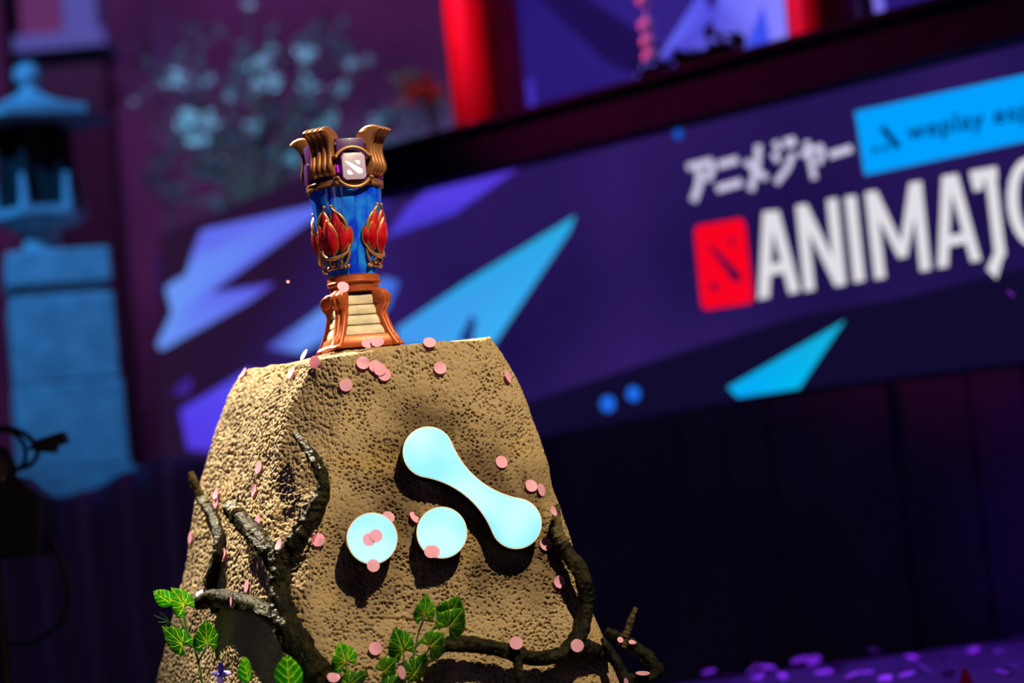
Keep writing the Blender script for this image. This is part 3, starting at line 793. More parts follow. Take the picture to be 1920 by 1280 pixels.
for k in range(4):
    hA, hB = HH(ys[k]) + .0007, HH(ys[k + 1]) - .0007
    levels = [(hA, -.003), (hA + .002, 0.0), ((hA + hB) / 2, .0015), (hB - .002, 0.0), (hB, -.003)]
    v, f = [], []
    for h_, o_ in levels:
        ap = apo(h_); hw = ap - .009
        v += [(-hw, -ap - o_, h_), (hw, -ap - o_, h_), (hw, -ap + .008, h_), (-hw, -ap + .008, h_)]
    for i in range(len(levels) - 1):
        for q in range(4): f.append((i * 4 + q, i * 4 + (q + 1) % 4, i * 4 + 4 + (q + 1) % 4, i * 4 + 4 + q))
    f.append((3, 2, 1, 0)); n_ = len(levels) * 4; f.append((n_ - 4, n_ - 3, n_ - 2, n_ - 1))
    s0 = obj('slat', (v, f), M_slat, trophy, 40)
    for q in range(1, 4): dupe(s0, trophy, q * PI / 2)
def fluted(profile, hw, ribs, depth, n_in):
    """closed (r,h) profile extruded along y with rounded ribs on its outer side; weights last in tuples"""
    S_ = ribs * 8 + 1; v, f = [], []; P_ = len(profile)
    for s in range(S_):
        t = s / (S_ - 1); y = -hw + 2 * hw * t
        ph = (t * ribs) % 1.0; g_ = (1 - math.sqrt(max(0.0, 1 - (2 * ph - 1) ** 2 * 0.98))) if s not in (0, S_ - 1) else 0.86
        for i, (r_, h_, wr, wh) in enumerate(profile):
            v.append((r_ - depth * g_ * wr, y * (1.0 if wr or wh else .96), h_ - depth * g_ * wh))
    for s in range(S_ - 1):
        for i in range(P_): f.append((s * P_ + i, s * P_ + (i + 1) % P_, (s + 1) * P_ + (i + 1) % P_, (s + 1) * P_ + i))
    f.append(list(range(P_))[::-1]); f.append([(S_ - 1) * P_ + i for i in range(P_)])
    return v, f
def prof_out(outer, inner, n=18):
    o_ = spline(outer, n); res = []
    for i, p in enumerate(o_):
        d = o_[min(i + 1, n - 1)] - o_[max(i - 1, 0)]; L = np.hypot(*d) + 1e-9
        res.append((p[0], p[1], abs(d[1]) / L, abs(d[0]) / L * (1 if d[0] < 0 else 0.0)))
    return res + [(r_, h_, 0, 0) for r_, h_ in inner]
# legs: scroll on top, flared foot
legp = prof_out([(.112, 0), (.1165, .004), (.108, .014), (.097, .032), (.088, .052), (.0805, .074), (.0785, .088), (.083, .097), (.0895, .106), (.0905, .120), (.085, .132), (.074, .139), (.062, .141)],
                [(.055, .135), (.056, .11), (.062, .085), (.068, .06), (.078, .035), (.092, .014), (.100, .0)], 26)
l0 = obj('leg', fluted(legp, .0155, 2, .006, 0), M_cop, trophy, 45); l0.rotation_euler = (0, 0, R(-45))
legs = [l0] + [dupe(l0, trophy, R(-45 + 90 * q)) for q in (1, 2, 3)]
sc_v, sc_f = lathe([(.0, -.0185), (.012, -.0185), (.0155, -.016), (.0155, .016), (.012, .0185), (.0, .0185)], 20)
sc_v = [(.0735 + p[0], p[2], .119 + p[1]) for p in sc_v]
drip = join(tube(spline([(.0735, 0, .109), (.076, -.0165, .098), (.077, -.0165, .085)], 6), [.006, .0045, .004, .0035, .002, .001], 6))
sv = obj('scroll', (sc_v, sc_f), M_cop, l0, 40)
for l_ in legs[1:]: dupe(sv, l_)
# collar and ring
obj('collar', lathe([(.048, HH(548)), (.0575, HH(547)), (.0585, HH(535)), (.061, HH(533)), (.061, HH(531))], 40), M_cop, trophy, 30)
obj('ring', lathe([(.056, HH(531)), (.0635, HH(531)), (.0650, HH(528)), (.0625, HH(525.5)), (.0620, HH(517)), (.0635, HH(515)), (.056, HH(514))], 48), M_cop, trophy, 30)
# body of staves
HB0, HB1 = HH(516), HH(346)
def rb(h_):
    t = (h_ - HB0) / (HB1 - HB0); return .0572 + (.0862 - .0572) * t + .0035 * math.sin(PI * max(0, min(1, t)))
obj('body_core', lathe([(rb(HB0 + (HB1 - HB0) * i / 10) - .0022, HB0 + (HB1 - HB0) * i / 10) for i in range(11)], 48), mat('navy_core', (0.0, 0.02, 0.10), .5), trophy)
NST = 16; da = 2 * PI / NST
v, f = [], []
for i in range(13):
    h_ = HB0 + (HB1 - HB0) * i / 12
    for j in range(7):
        t = j / 6; a_ = -da / 2 + da * t; gap = .0006 / rb(h_)
        a_ = max(-da / 2 + gap, min(da / 2 - gap, a_)); rr = rb(h_) - (.0014 if j in (0, 6) else 0)
        v.append((rr * math.cos(a_), rr * math.sin(a_), h_))
    for j in range(7):
        t = j / 6; a_ = -da / 2 + da * t; rr = rb(h_) - .003
        v.append((rr * math.cos(a_), rr * math.sin(a_), h_))
for i in range(12):
    o_, q = i * 14, i * 14 + 14
    for j in range(6):
        f.append((o_ + j, o_ + j + 1, q + j + 1, q + j)); f.append((o_ + 7 + j, q + 7 + j, q + 8 + j, o_ + 8 + j))
    f.append((o_, q, q + 7, o_ + 7)); f.append((o_ + 6, o_ + 13, q + 13, q + 6))
# marbling read in world-like object space is the same on every copy, so each stave gets its own slice of pattern
mt_ = M_blue; ntb = mt_.node_tree
oi = ntb.nodes.new('ShaderNodeObjectInfo'); vm = ntb.nodes.new('ShaderNodeVectorMath'); vm.operation = 'ADD'
for n_ in ntb.nodes:
    if n_.type == 'TEX_NOISE':
        tcx = [q for q in ntb.nodes if q.type == 'TEX_COORD'][0]
        sc3 = ntb.nodes.new('ShaderNodeVectorMath'); sc3.operation = 'SCALE'; sc3.inputs['Scale'].default_value = 3.0
        cmb = ntb.nodes.new('ShaderNodeCombineXYZ'); ntb.links.new(oi.outputs['Random'], cmb.inputs[0]); ntb.links.new(oi.outputs['Random'], cmb.inputs[2])
        ntb.links.new(cmb.outputs[0], sc3.inputs[0]); ntb.links.new(tcx.outputs['Object'], vm.inputs[0]); ntb.links.new(sc3.outputs[0], vm.inputs[1])
        ntb.links.new(vm.outputs[0], n_.inputs['Vector'])
st0 = obj('stave', (v, f), M_blue, trophy, 40); st0.rotation_euler = (0, 0, da / 2)
for k in range(1, NST): dupe(st0, trophy, da / 2 + k * da)
# band, neck, merlons
HBd = HB1
obj('band', lathe([(.080, HBd - .003), (.0905, HBd - .003), (.0925, HBd), (.0915, HBd + .006), (.0930, HBd + .011), (.0905, HBd + .013), (.080, HBd + .013)], 56), M_brz, trophy, 30)
HN0, HN1 = HBd + .011, HH(268)
obj('neck', lathe([(.070, HN0), (.0845, HN0), (.083, HN0 + .03), (.0815, HN1 - .004), (.0795, HN1), (.072, HN1), (.070, HN1 - .05), (.0, HN1 - .055)], 48), M_pur, trophy, 30)
mer = obj('merlon', prism([(-.036, -.072, HN0 + .03), (.036, -.072, HN0 + .03), (.034, -.072, HH(258)), (-.034, -.072, HH(258))], (0, -.014, 0)), M_pur, trophy, 30, bevel=.002)
for q in (1, 2, 3): dupe(mer, trophy, q * PI / 2)
# crown horns
hornp = prof_out([(.074, HH(330)), (.092, HH(327)), (.1035, HH(318)), (.1055, HH(308)), (.1015, HH(296)), (.0985, HH(282)), (.1015, HH(268)), (.111, HH(255)), (.1265, HH(246)), (.1275, HH(243)), (.118, HH(238)), (.104, HH(234.5)), (.088, HH(235)), (.074, HH(240)), (.066, HH(248))],
                 [(.066, HH(256)), (.078, HH(256)), (.0830, HH(270)), (.082, HH(300)), (.072, HH(318))], 30)
hn = obj('horn', fluted(hornp, .030, 4, .0072, 0), M_brz, trophy, 50); hn.rotation_euler = (0, 0, R(-45))
for q in (1, 2, 3): dupe(hn, trophy, R(-45 + 90 * q))
# badges
HBg = HH(315)
def chamf(hw, hh, c, y):
    return [(-hw + c, y, -hh), (hw - c, y, -hh), (hw, y, -hh + c), (hw, y, hh - c), (hw - c, y, hh), (-hw + c, y, hh), (-hw, y, hh - c), (-hw, y, -hh + c)]
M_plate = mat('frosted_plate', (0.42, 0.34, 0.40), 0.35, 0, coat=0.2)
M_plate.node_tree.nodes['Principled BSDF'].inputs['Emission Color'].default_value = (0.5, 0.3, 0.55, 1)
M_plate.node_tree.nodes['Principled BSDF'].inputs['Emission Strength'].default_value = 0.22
M_glow = emit('white_glow', (1.0, 0.93, 1.0), 1.6); M_mag = emit('magenta_glow', (0.75, 0.02, 0.85), 0.9)
cg = 0.000197
def bc(x, z): return ((x - 990) * cg / 0.96, (600 - z) * cg)
mark = [[(888, 540), (900, 530), (930, 542), (1084, 640), (1086, 668), (1070, 690), (1040, 690), (1014, 672)], [(1003, 540), (1030, 528), (1056, 534), (1066, 555), (1058, 578), (1046, 578)], [(902, 655), (916, 640), (936, 645), (972, 690), (950, 699), (918, 696), (905, 684)]]
YB_ = -.104
def badge(rz, full):
    hw_, hh_, yb = (.0305, .0335, YB_ + .003) if full else (.020, .026, -.092)
    b_ = obj('badge', join(prism([(p[0], p[1], p[2] + HBg) for p in chamf(hw_, hh_, .007, yb)], (0, .020, 0))), M_pur, trophy, 30, bevel=.0012)
    b_.rotation_euler = (0, 0, rz)
    if not full: return
    obj('badge_plate', prism([(p[0], p[1], p[2] + HBg) for p in chamf(.0280, .0310, .007, YB_)], (0, .004, 0)), M_plate, b_, 30, bevel=.0012)
    parts = [prism([(bc(*p)[0], YB_ - .0006, HBg + bc(*p)[1]) for p in q], (0, .001, 0)) for q in mark]
    obj('badge_mark', join(*parts), M_glow, b_, 0)
    for sgn, a0, a1 in ((1, 32, 148), (-1, 212, 328)):
        P_ = [(.0475 * math.cos(R(a0 + (a1 - a0) * i / 20)), -.096, HBg + .0475 * math.sin(R(a0 + (a1 - a0) * i / 20))) for i in range(21)]
        obj('badge_arc', tube(P_, .0044, 10), M_gold, b_, 60)
        for e in (P_[0], P_[-1]):
            obj('rivet', ball((e[0], -.1005, e[2]), .0042, 10, 6), M_gold, b_, 60)
            obj('arc_tab', tube([(e[0], -.098, e[2]), (e[0] * 1.14, -.088, e[2])], .0052, 8), M_brz, b_, 60)
    obj('side_light', box(-.0375, -.0335, -.0895, -.0865, HBg - .010, HBg + .008), M_mag, b_, 0)
for q in range(4): badge(q * PI / 2, q == 0)
# lotus ornaments
def lotus_pt(u, vv, off, phi):
    h_ = HH(503) + vv * U; r_ = rb(h_) + off; a_ = phi + u * U / (rb(h_))
    return Vector((r_ * math.cos(a_), r_ * math.sin(a_), h_))
def lotus(phi):
    cup = []
    top = [lotus_pt(u, v_, o_, phi) for u, v_, o_ in ((-30, 44, .004), (-24, 30, .010), (-14, 22, .014), (0, 19, .016), (14, 22, .014), (24, 30, .010), (30, 44, .004))]
    cup.append(tube(top, [.002, .0035, .0045, .005, .0045, .0035, .002], 8))
    for sg in (-1, 1):   # scrolls under the flower
        cup.append(tube(spline([tuple(lotus_pt(sg * u, v_, o_, phi)) for u, v_, o_ in ((26, 38, .004), (25, 24, .006), (18, 10, .006), (13, 4, .006), (18, 1, .006), (21, 6, .006))], 22), list(np.linspace(.0035, .0022, 22)), 7))
        cup.append(tube(spline([tuple(lotus_pt(sg * u, v_, o_, phi)) for u, v_, o_ in ((3, 20, .012), (10, 16, .013), (10, 8, .010), (4, 8, .009), (4, 13, .009))], 16), .0027, 7))
        cup.append(ball(lotus_pt(sg * 20, 3, .007, phi), .0048, 9, 6)); cup.append(ball(lotus_pt(sg * 6, 2, .006, phi), .0034, 8, 6))
    cup.append(tube([lotus_pt(-13, 3, .005, phi), lotus_pt(13, 3, .005, phi)], .0028, 7))
    root = obj('lotus_ornament', join(*cup), M_gold, trophy, 60)
    for sg in (-1, 1):
        pth = spline([tuple(lotus_pt(sg * u, v_, o_, phi)) for u, v_, o_ in ((29, 62, .004), (29, 82, .007), (22, 98, .008), (12, 108, .007), (7, 116, .008))], 18)
        obj('tendril', join(tube(pth, list(np.linspace(.0045, .0026, 18)), 8), ball(lotus_pt(sg * 7, 118, .008, phi), .0044, 9, 6)), M_gold, root, 60)
    for (u0, v0, u1, v1, wd, off) in ((-13, 42, -11, 112, 13, .006), (13, 42, 11, 112, 13, .006), (-22, 36, -36, 76, 8, .006), (22, 36, 36, 76, 8, .006),
                                      (-14, 30, -22, 84, 11, .012), (14, 30, 22, 84, 11, .012), (0, 24, 0, 92, 12.5, .018)):
        fr, bk, outl = [], [], []
        NS, NW = 10, 6; ax = Vector((u1 - u0, v1 - v0)).normalized(); pr = Vector((-ax.y, ax.x))
        Vv, Ff = [], []
        def wdt_(t): return wd * (math.sin(PI * min(1, t * 1.0) ** 0.85) ** 0.8 if 0 < t < 1 else 0.0)
        for side in (0, 1):
            for i in range(NS + 1):
                t = i / NS
                for j in range(NW + 1):
                    s = -1 + 2 * j / NW; p = Vector((u0 + (u1 - u0) * t, v0 + (v1 - v0) * t)) + pr * (s * wdt_(t))
                    o_ = off + .0065 * math.sin(PI * min(1, t * 1.05)) * (1 - s * s) - .003 * s * s + .003 * t
                    Vv.append(lotus_pt(p.x, p.y, o_ if side == 0 else o_ - .003, phi))
        K = (NS + 1) * (NW + 1)
        for i in range(NS):
            for j in range(NW):
                q = (i * (NW + 1) + j, i * (NW + 1) + j + 1, (i + 1) * (NW + 1) + j + 1, (i + 1) * (NW + 1) + j)
                Ff.append(q); Ff.append([K + e for e in q[::-1]])
        for i in range(NS):
            for j in (0, NW):
                a_, b_ = i * (NW + 1) + j, (i + 1) * (NW + 1) + j; Ff.append((a_, b_, b_ + K, a_ + K))
        obj('lotus_petal', (Vv, Ff), M_petal, root, 60)
        ln = [Vv[i * (NW + 1)] for i in range(NS + 1)] + [Vv[i * (NW + 1) + NW] for i in range(NS - 1, -1, -1)]
        obj('petal_rim', tube(ln, .0020, 6), M_gold, root, 60)
for q in range(4): lotus(R(-135 + 90 * q))

# ------------------------------------------------------------------ branches
M_bark = mat('wet_bark', (0.006, 0.006, 0.003), 0.36, 0, (0.030, 0.024, 0.008), 34, 1.0, 90, spec=0.09, detail=8, lo=.42, hi=.75)
M_tip = mat('dry_bark', (0.12, 0.085, 0.030), 0.40, 0, (0.02, 0.017, 0.008), 40, 0.9, 120, spec=0.2, detail=8)
def branch_path(pts):
    out, rad = [], []; lastY = None
    for p in pts:
        x, y, r, lift = p[:4]
        if len(p) > 4: Y = p[4]
        else:
            q, n = hit(x, y); Y = (q.y - lift) if q is not None else lastY
            if Y is None: Y = 5.5
        lastY = Y; w_ = at(x, y, Y); out.append(tuple(w_)); rad.append(r * Y / F)
    return out, rad
def limb(name, pts, root, base, material=None, seed=0):
    out, rad = branch_path(pts); n = max(26, len(pts) * 16)
    sp = spline([o_ + (r_,) for o_, r_ in zip(out, rad)], n)
    rr = random.Random(seed); ph = [rr.uniform(0, 6.28) for _ in range(8)]
    NS = 20
    ptsn = sp[:, :3].copy()
    knob = np.array([vnoise(np.array([[i * 0.32 + seed * 3.1, 0.5, 0.5]]), 5)[0] for i in range(n)])
    ang = np.arange(NS) / NS * 2 * PI
    gi, ga = np.meshgrid(np.arange(n), ang, indexing='ij')
    q = np.stack([gi.ravel() * 0.10 + seed * 7, np.cos(ga.ravel() + gi.ravel() * .03) * 2.6, np.sin(ga.ravel() + gi.ravel() * .03) * 2.6], 1)
    q2 = np.stack([gi.ravel() * 0.42 + seed * 3, np.cos(ga.ravel()) * 4.2, np.sin(ga.ravel()) * 4.2], 1)
    W = (0.74 + 0.46 * vnoise(q, 6) + 0.26 * (vnoise(q2, 8) - .5)).reshape(n, NS)
    rads = [sp[i, 3] * (0.82 + 0.36 * knob[i]) for i in range(n)]
    vf = tube([Vector(p) for p in ptsn], rads, NS, 1.0, lambda i, k, nn: W[i, k])
    return obj(name, vf, material or M_bark, root, 70, base)
def branch_thing(label, name, limbs, seed, cat='branch'):
    b_ = branch_path(limbs[0][1])[0][0]
    t = thing(name, label, cat, b_, 0, 'gnarled branches fixed to the rock')
    for i, (nm, pts, mtl) in enumerate(limbs): limb(nm, pts, t, b_, mtl, seed + i)
    return t
branch_thing('thin dark branch with pale tip rising along the left edge of the rock', 'gnarled_branch',
    [('stem', [(404, 1140, 12, .05), (394, 1108, 12, .05), (404, 1060, 12, .05), (411, 1012, 11, .05), (400, 970, 10.5, .055), (384, 945, 10, .06)], None),
     ('tip', [(386, 948, 10, .06), (372, 925, 9.5, .06), (364, 905, 8, .065), (357, 884, 6, .07)], M_tip)], 1)
branch_thing('thick dark forked branch rising across the left corner of the rock', 'gnarled_branch',
    [('stem', [(640, 1330, 24, .05), (600, 1268, 25, .05), (562, 1212, 26, .055), (532, 1155, 24, .06), (524, 1095, 21, .06), (530, 1042, 20, .06)], None),
     ('upper_fork', [(530, 1048, 19, .06), (560, 1006, 18, .06), (590, 960, 16, .065), (606, 915, 13.5, .075), (599, 880, 12, .08), (583, 850, 10.5, .075), (556, 815, 8, .05)], None),
     ('stub_fork', [(526, 1070, 17, .06), (500, 1030, 18, .07), (470, 992, 18, .09), (436, 956, 17, .11)], None),
     ('cut_face', [(446, 966, 15.5, .118), (432, 951, 14, .124)], M_tip),
     ('side_limb', [(552, 1198, 19, .055), (502, 1148, 17, .06), (450, 1128, 16, .07), (402, 1121, 16, .08), (374, 1130, 14, .09)], None)], 11)
branch_thing('curved dark branch with pale tip on the right edge of the rock', 'gnarled_branch',
    [('stem', [(1062, 1226, 15, .04), (1085, 1192, 17, .04), (1098, 1146, 16, .045), (1098, 1102, 16, .05), (1084, 1064, 16.5, .05), (1062, 1036, 15, .05), (1050, 1015, 13, .05)], None),
     ('tip', [(1055, 1022, 13.5, .05), (1045, 998, 12, .05), (1043, 972, 9, .045), (1046, 948, 5, .035)], M_tip)], 21)
branch_thing('dark root lying across the lower front of the rock', 'gnarled_root',
    [('stem', [(815, 1216, 12, .05), (850, 1207, 15, .055), (900, 1210, 15, .055), (950, 1220, 14, .055), (1000, 1233, 15, .05), (1050, 1228, 17, .05), (1100, 1216, 16, .04), (1142, 1230, 12, .03)], None),
     ('down_twig', [(968, 1222, 9, .06), (972, 1250, 9, .06), (978, 1300, 9, .06)], None)], 31, 'root')
branch_thing('dark splintered stick leaning on the lower right edge of the rock', 'broken_stick',
    [('stem', [(1130, 1198, 6, .05, 5.5), (1146, 1224, 10, .05, 5.48), (1164, 1256, 12, .05, 5.46), (1184, 1296, 13, .05, 5.44)], None)], 41)
branch_thing('twisted twig with gold-lit tip sticking out at lower right of the rock', 'gnarled_branch',
    [('stem', [(1136, 1182, 8, 0, 5.62), (1165, 1196, 10, 0, 5.62), (1192, 1215, 13, 0, 5.6), (1218, 1236, 13, 0, 5.58), (1232, 1258, 12, 0, 5.56), (1214, 1272, 11, 0, 5.54), (1170, 1272, 10, 0, 5.52)], None),
     ('up_twig', [(1166, 1212, 9, 0, 5.6), (1174, 1190, 8.5, 0, 5.6), (1182, 1166, 7, 0, 5.6), (1193, 1138, 5, 0, 5.6)], M_tip)], 51)

# ------------------------------------------------------------------ leaves
def leaf_material(name, c_leaf, c_leaf2, c_vein, palm=False):
    mt, nt, b = node_mat(name); N = nt.nodes; L = nt.links
    uv = N.new('ShaderNodeUVMap'); sep = N.new('ShaderNodeSeparateXYZ'); L.new(uv.outputs[0], sep.inputs[0])
    def M(op, a_, b_=None, c_=None):
        q = N.new('ShaderNodeMath'); q.operation = op
        for i, z in enumerate((a_, b_, c_)):
            if z is None: continue
            if isinstance(z, (int, float)): q.inputs[i].default_value = z
            else: L.new(z, q.inputs[i])
        return q.outputs[0]
    nzv = N.new('ShaderNodeTexNoise'); nzv.inputs['Scale'].default_value = 7; nzv.inputs['Detail'].default_value = 2; L.new(uv.outputs[0], nzv.inputs['Vector'])
    av = M('ABSOLUTE', M('SUBTRACT', sep.outputs[1], 0.5))
    midrib = M('LESS_THAN', av, M('SUBTRACT', 0.032, M('MULTIPLY', sep.outputs[0], 0.018)))
    ph = M('ADD', M('MULTIPLY', M('SUBTRACT', sep.outputs[0], M('MULTIPLY', av, 0.75)), 4.0), M('MULTIPLY', nzv.outputs['Fac'], 0.5))
    fr = M('ABSOLUTE', M('SUBTRACT', M('FRACT', ph), 0.5))
    side = M('LESS_THAN', fr, M('SUBTRACT', 0.095, M('MULTIPLY', av, 0.10)))
    if palm:     # veins fan out from where the stalk meets the blade
        du = M('MULTIPLY', M('SUBTRACT', sep.outputs[0], 0.296), 2.27); dv2 = M('MULTIPLY', av, 2.0)
        th = M('ADD', M('ARCTAN2', dv2, du), M('MULTIPLY', M('SUBTRACT', nzv.outputs['Fac'], 0.5), 0.5)); ds = M('SQRT', M('ADD', M('MULTIPLY', du, du), M('MULTIPLY', dv2, dv2)))
        side = M('MULTIPLY', side, 0.35)
        for k_ in (0.55, 1.15, 1.9, 2.5):
            side = M('MAXIMUM', side, M('LESS_THAN', M('MULTIPLY', M('ABSOLUTE', M('SUBTRACT', th, k_)), ds), 0.036))
    vein = M('MAXIMUM', midrib, side)
    blotch = M('MULTIPLY', M('GREATER_THAN', M('SUBTRACT', nzv.outputs['Fac'], M('MULTIPLY', av, 0.25)), 0.53), 0.6)
    m1 = N.new('ShaderNodeMix'); m1.data_type = 'RGBA'; m1.inputs[6].default_value = (*c_leaf, 1); m1.inputs[7].default_value = (*c_leaf2, 1)
    L.new(blotch, m1.inputs[0])
    m2 = N.new('ShaderNodeMix'); m2.data_type = 'RGBA'; m2.inputs[7].default_value = (*c_vein, 1)
    L.new(vein, m2.inputs[0]); L.new(m1.outputs[2], m2.inputs[6]); L.new(m2.outputs[2], b.inputs['Base Color'])
    b.inputs['Roughness'].default_value = 0.35
    tr = N.new('ShaderNodeBsdfTranslucent'); L.new(m2.outputs[2], tr.inputs[0]); mx = N.new('ShaderNodeMixShader'); mx.inputs[0].default_value = 0.3
    out = N['Material Output']; L.new(b.outputs[0], mx.inputs[1]); L.new(tr.outputs[0], mx.inputs[2]); L.new(mx.outputs[0], out.inputs[0])
    return mt
M_ivy = leaf_material('veined_leaf', (0.03, 0.42, 0.012), (0.28, 0.72, 0.02), (0.85, 0.95, 0.06))
M_ivyp = leaf_material('palmate_veined_leaf', (0.03, 0.42, 0.012), (0.28, 0.72, 0.02), (0.85, 0.95, 0.08), True)
M_ivyd = leaf_material('deep_veined_leaf', (0.014, 0.22, 0.012), (0.08, 0.40, 0.015), (0.60, 0.85, 0.05), True)
M_stalk = mat('green_stalk', (0.05, 0.14, 0.02), 0.5)
def leaf(name, attach, tip, hw, root, base, Y, kind='arrow', tilt=0.15, twist=0.0, fold=0.22, material=None):
    """attach, tip in pixels; hw half width in pixels; Y distance of the attach point"""
    p0 = at(*attach, Y); p1 = at(*tip, Y - tilt * 0.10)
    ax = (p1 - p0); L = ax.length; ax.normalize()
    nrm = (-FWD + UP * 0.45 + RT * (twist + 0.15)).normalized(); nrm = (nrm - ax * nrm.dot(ax)).normalized(); side = ax.cross(nrm)
    W = hw * 1.1 * Y / F
    NU, NV = 16, 5; V_, F_, UVs = [], [], []
    def half(t):     # t: -lobe .. 1
        if kind == 'arrow':
            if t < 0: return 1.0 - 0.36 * abs(t / 0.42) ** 2
            return (1 - t ** 1.5) ** 0.95 * (1.0 + 0.12 * math.sin(PI * t))
        return math.sin(PI * min(1, (t * .97 + .03)) ** 0.75) ** 0.75
    t0 = -0.42 if kind == 'arrow' else 0.0
    for sgn in (-1, 1):
        for i in range(NU + 1):
            t = t0 + (1 - t0) * i / NU
            inner = 0.0
            if t < 0: inner = 0.05 + 0.58 * (abs(t) / 0.42) ** 1.15     # notch between the lobes
            elif t < 0.02: inner = 0.06
            hwid = max(half(t), inner + 0.01 if t < 0 else 0.0)
            for j in range(NV + 1):
                s = inner + (hwid - inner) * j / NV
                z = -fold * s * s + 0.05 * math.sin(t * 7 + sgn) * s - 0.10 * max(0, t) ** 2
                for th in (0,):
                    V_.append(p0 + ax * (L * t) + side * (sgn * W * s) - nrm * (-W * z) * 1.0)
                UVs.append(((t - t0) / (1 - t0), 0.5 + sgn * 0.5 * s))
    K = (NU + 1) * (NV + 1)
    for h_ in (0, 1):
        for i in range(NU):
            for j in range(NV):
                a_ = h_ * K + i * (NV + 1) + j; q = (a_, a_ + 1, a_ + NV + 2, a_ + NV + 1); F_.append(q if h_ else q[::-1])
    me = bpy.data.meshes.new(name); me.from_pydata([v_ - Vector(base) for v_ in V_], [], F_)
    ul = me.uv_layers.new(name='UVMap')
    for lp_ in me.loops: ul.data[lp_.index].uv = UVs[lp_.vertex_index]
    for p in me.polygons: p.use_smooth = True
    me.materials.append(material or (M_ivyp if kind == 'arrow' else M_ivy))
    o = bpy.data.objects.new(name, me); COL.objects.link(o); o.parent = root
    sd = o.modifiers.new('thickness', 'SOLIDIFY'); sd.thickness = 0.0012; sd.offset = 0
    return o
def stalk(pts, root, base, Y, r=2.2, name='stem'):
    P_ = [tuple(at(x, y, Y + (q[0] if q else 0))) for x, y, *q in pts]
    sp = spline(P_, max(8, len(pts) * 6)); n = len(sp)
    return obj(name, tube([Vector(p) for p in sp], list(np.linspace(r * 1.1, r * .7, n) * Y / F), 7), M_stalk, root, 60, base)

YV = 5.58
b_ = at(380, 1300, YV); iv = thing('ivy_plant', 'green veined ivy sprig with four leaves at the left edge of the rock', 'plant', b_)
stalk([(382, 1300), (374, 1250), (362, 1208), (340, 1166), (322, 1131)], iv, b_, YV)
stalk([(352, 1186), (346, 1160), (344, 1134)], iv, b_, YV); stalk([(372, 1240), (382, 1222), (387, 1206)], iv, b_, YV); stalk([(362, 1212), (352, 1208), (342, 1206)], iv, b_, YV)
leaf('leaf', (322, 1131), (288, 1108), 15, iv, b_, YV - .01, 'ovate', .2, -.4)
leaf('leaf', (346, 1134), (322, 1101), 22, iv, b_, YV - .02, 'arrow', .2, .3)
leaf('leaf', (342, 1206), (304, 1174), 20, iv, b_, YV - .02, 'arrow', .3, -.3, .3, M_ivyd)
leaf('leaf', (388, 1205), (386, 1161), 22, iv, b_, YV - .03, 'arrow', .2, .2, .3, M_ivyd)
sp_ = [tube([at(318, 1166, YV), at(x, y, YV - .01)], [.0012, .0004], 5) for x, y in ((288, 1153), (300, 1148), (308, 1150), (296, 1166), (312, 1176), (330, 1158), (309, 1172))]
sp_.append(tube([at(318, 1166, YV), at(345, 1186, YV)], [.0012, .0016], 5))
obj('fern_tip', join(*sp_), M_stalk, iv, 60, b_)
b_ = at(466, 1310, 5.30); sp1 = thing('ivy_sprout', 'small curled bright green leaf sprout at the foot of the forked branch', 'plant', b_)
stalk([(468, 1312), (466, 1276)], sp1, b_, 5.30); leaf('leaf', (466, 1278), (458, 1231), 15, sp1, b_, 5.29, 'ovate', .3, .5, .5)
b_ = at(545, 1320, 5.24); sp2 = thing('ivy_sprout', 'single broad bright green leaf standing upright at the bottom of the forked branch', 'plant', b_)
stalk([(546, 1322), (543, 1290)], sp2, b_, 5.24); leaf('leaf', (543, 1294), (538, 1228), 24, sp2, b_, 5.23, 'ovate', .3, -.1, .25)
YM = 5.36
b_ = at(740, 1330, YM); im = thing('ivy_plant', 'leafy green veined ivy clump at the foot of the rock below the sign', 'plant', b_)
stalk([(765, 1330), (767, 1270), (779, 1215), (785, 1185), (797, 1155)], im, b_, YM); stalk([(779, 1212), (800, 1190), (822, 1172), (842, 1154)], im, b_, YM)
stalk([(756, 1300), (758, 1250), (756, 1218)], im, b_, YM); stalk([(780, 1290), (795, 1235), (806, 1212)], im, b_, YM); stalk([(652, 1310), (652, 1270), (648, 1240)], im, b_, YM); stalk([(715, 1310), (716, 1280), (718, 1260)], im, b_, YM)
for a_, t_, hw, kd, tl, tw, mm, dy in (
    ((797, 1153), (799, 1113), 19, 'arrow', .2, .2, None, -.02), ((843, 1152), (862, 1118), 24, 'arrow', .2, .3, None, -.02), ((841, 1175), (870, 1140), 25, 'arrow', .25, .2, None, -.04),
    ((806, 1211), (832, 1188), 25, 'arrow', .3, -.1, None, -.05), ((756, 1217), (740, 1176), 25, 'arrow', .3, .1, M_ivyd, -.05), ((718, 1259), (742, 1236), 24, 'arrow', .3, -.3, None, -.06),
    ((649, 1240), (637, 1204), 25, 'arrow', .2, .2, None, -.04), ((766, 1276), (802, 1226), 22, 'ovate', .1, .9, M_ivyd, -.02), ((630, 1266), (604, 1246), 12, 'ovate', .2, .3, None, -.03),
    ((640, 1292), (690, 1258), 15, 'ovate', .2, .5, M_ivyd, -.05), ((716, 1300), (762, 1266), 17, 'ovate', .2, .4, M_ivyd, -.07), ((655, 1285), (652, 1252), 9, 'ovate', .2, .5, None, -.03)):
    leaf('leaf', a_, t_, hw, im, b_, YM + dy, kd, tl, tw, .28, mm)
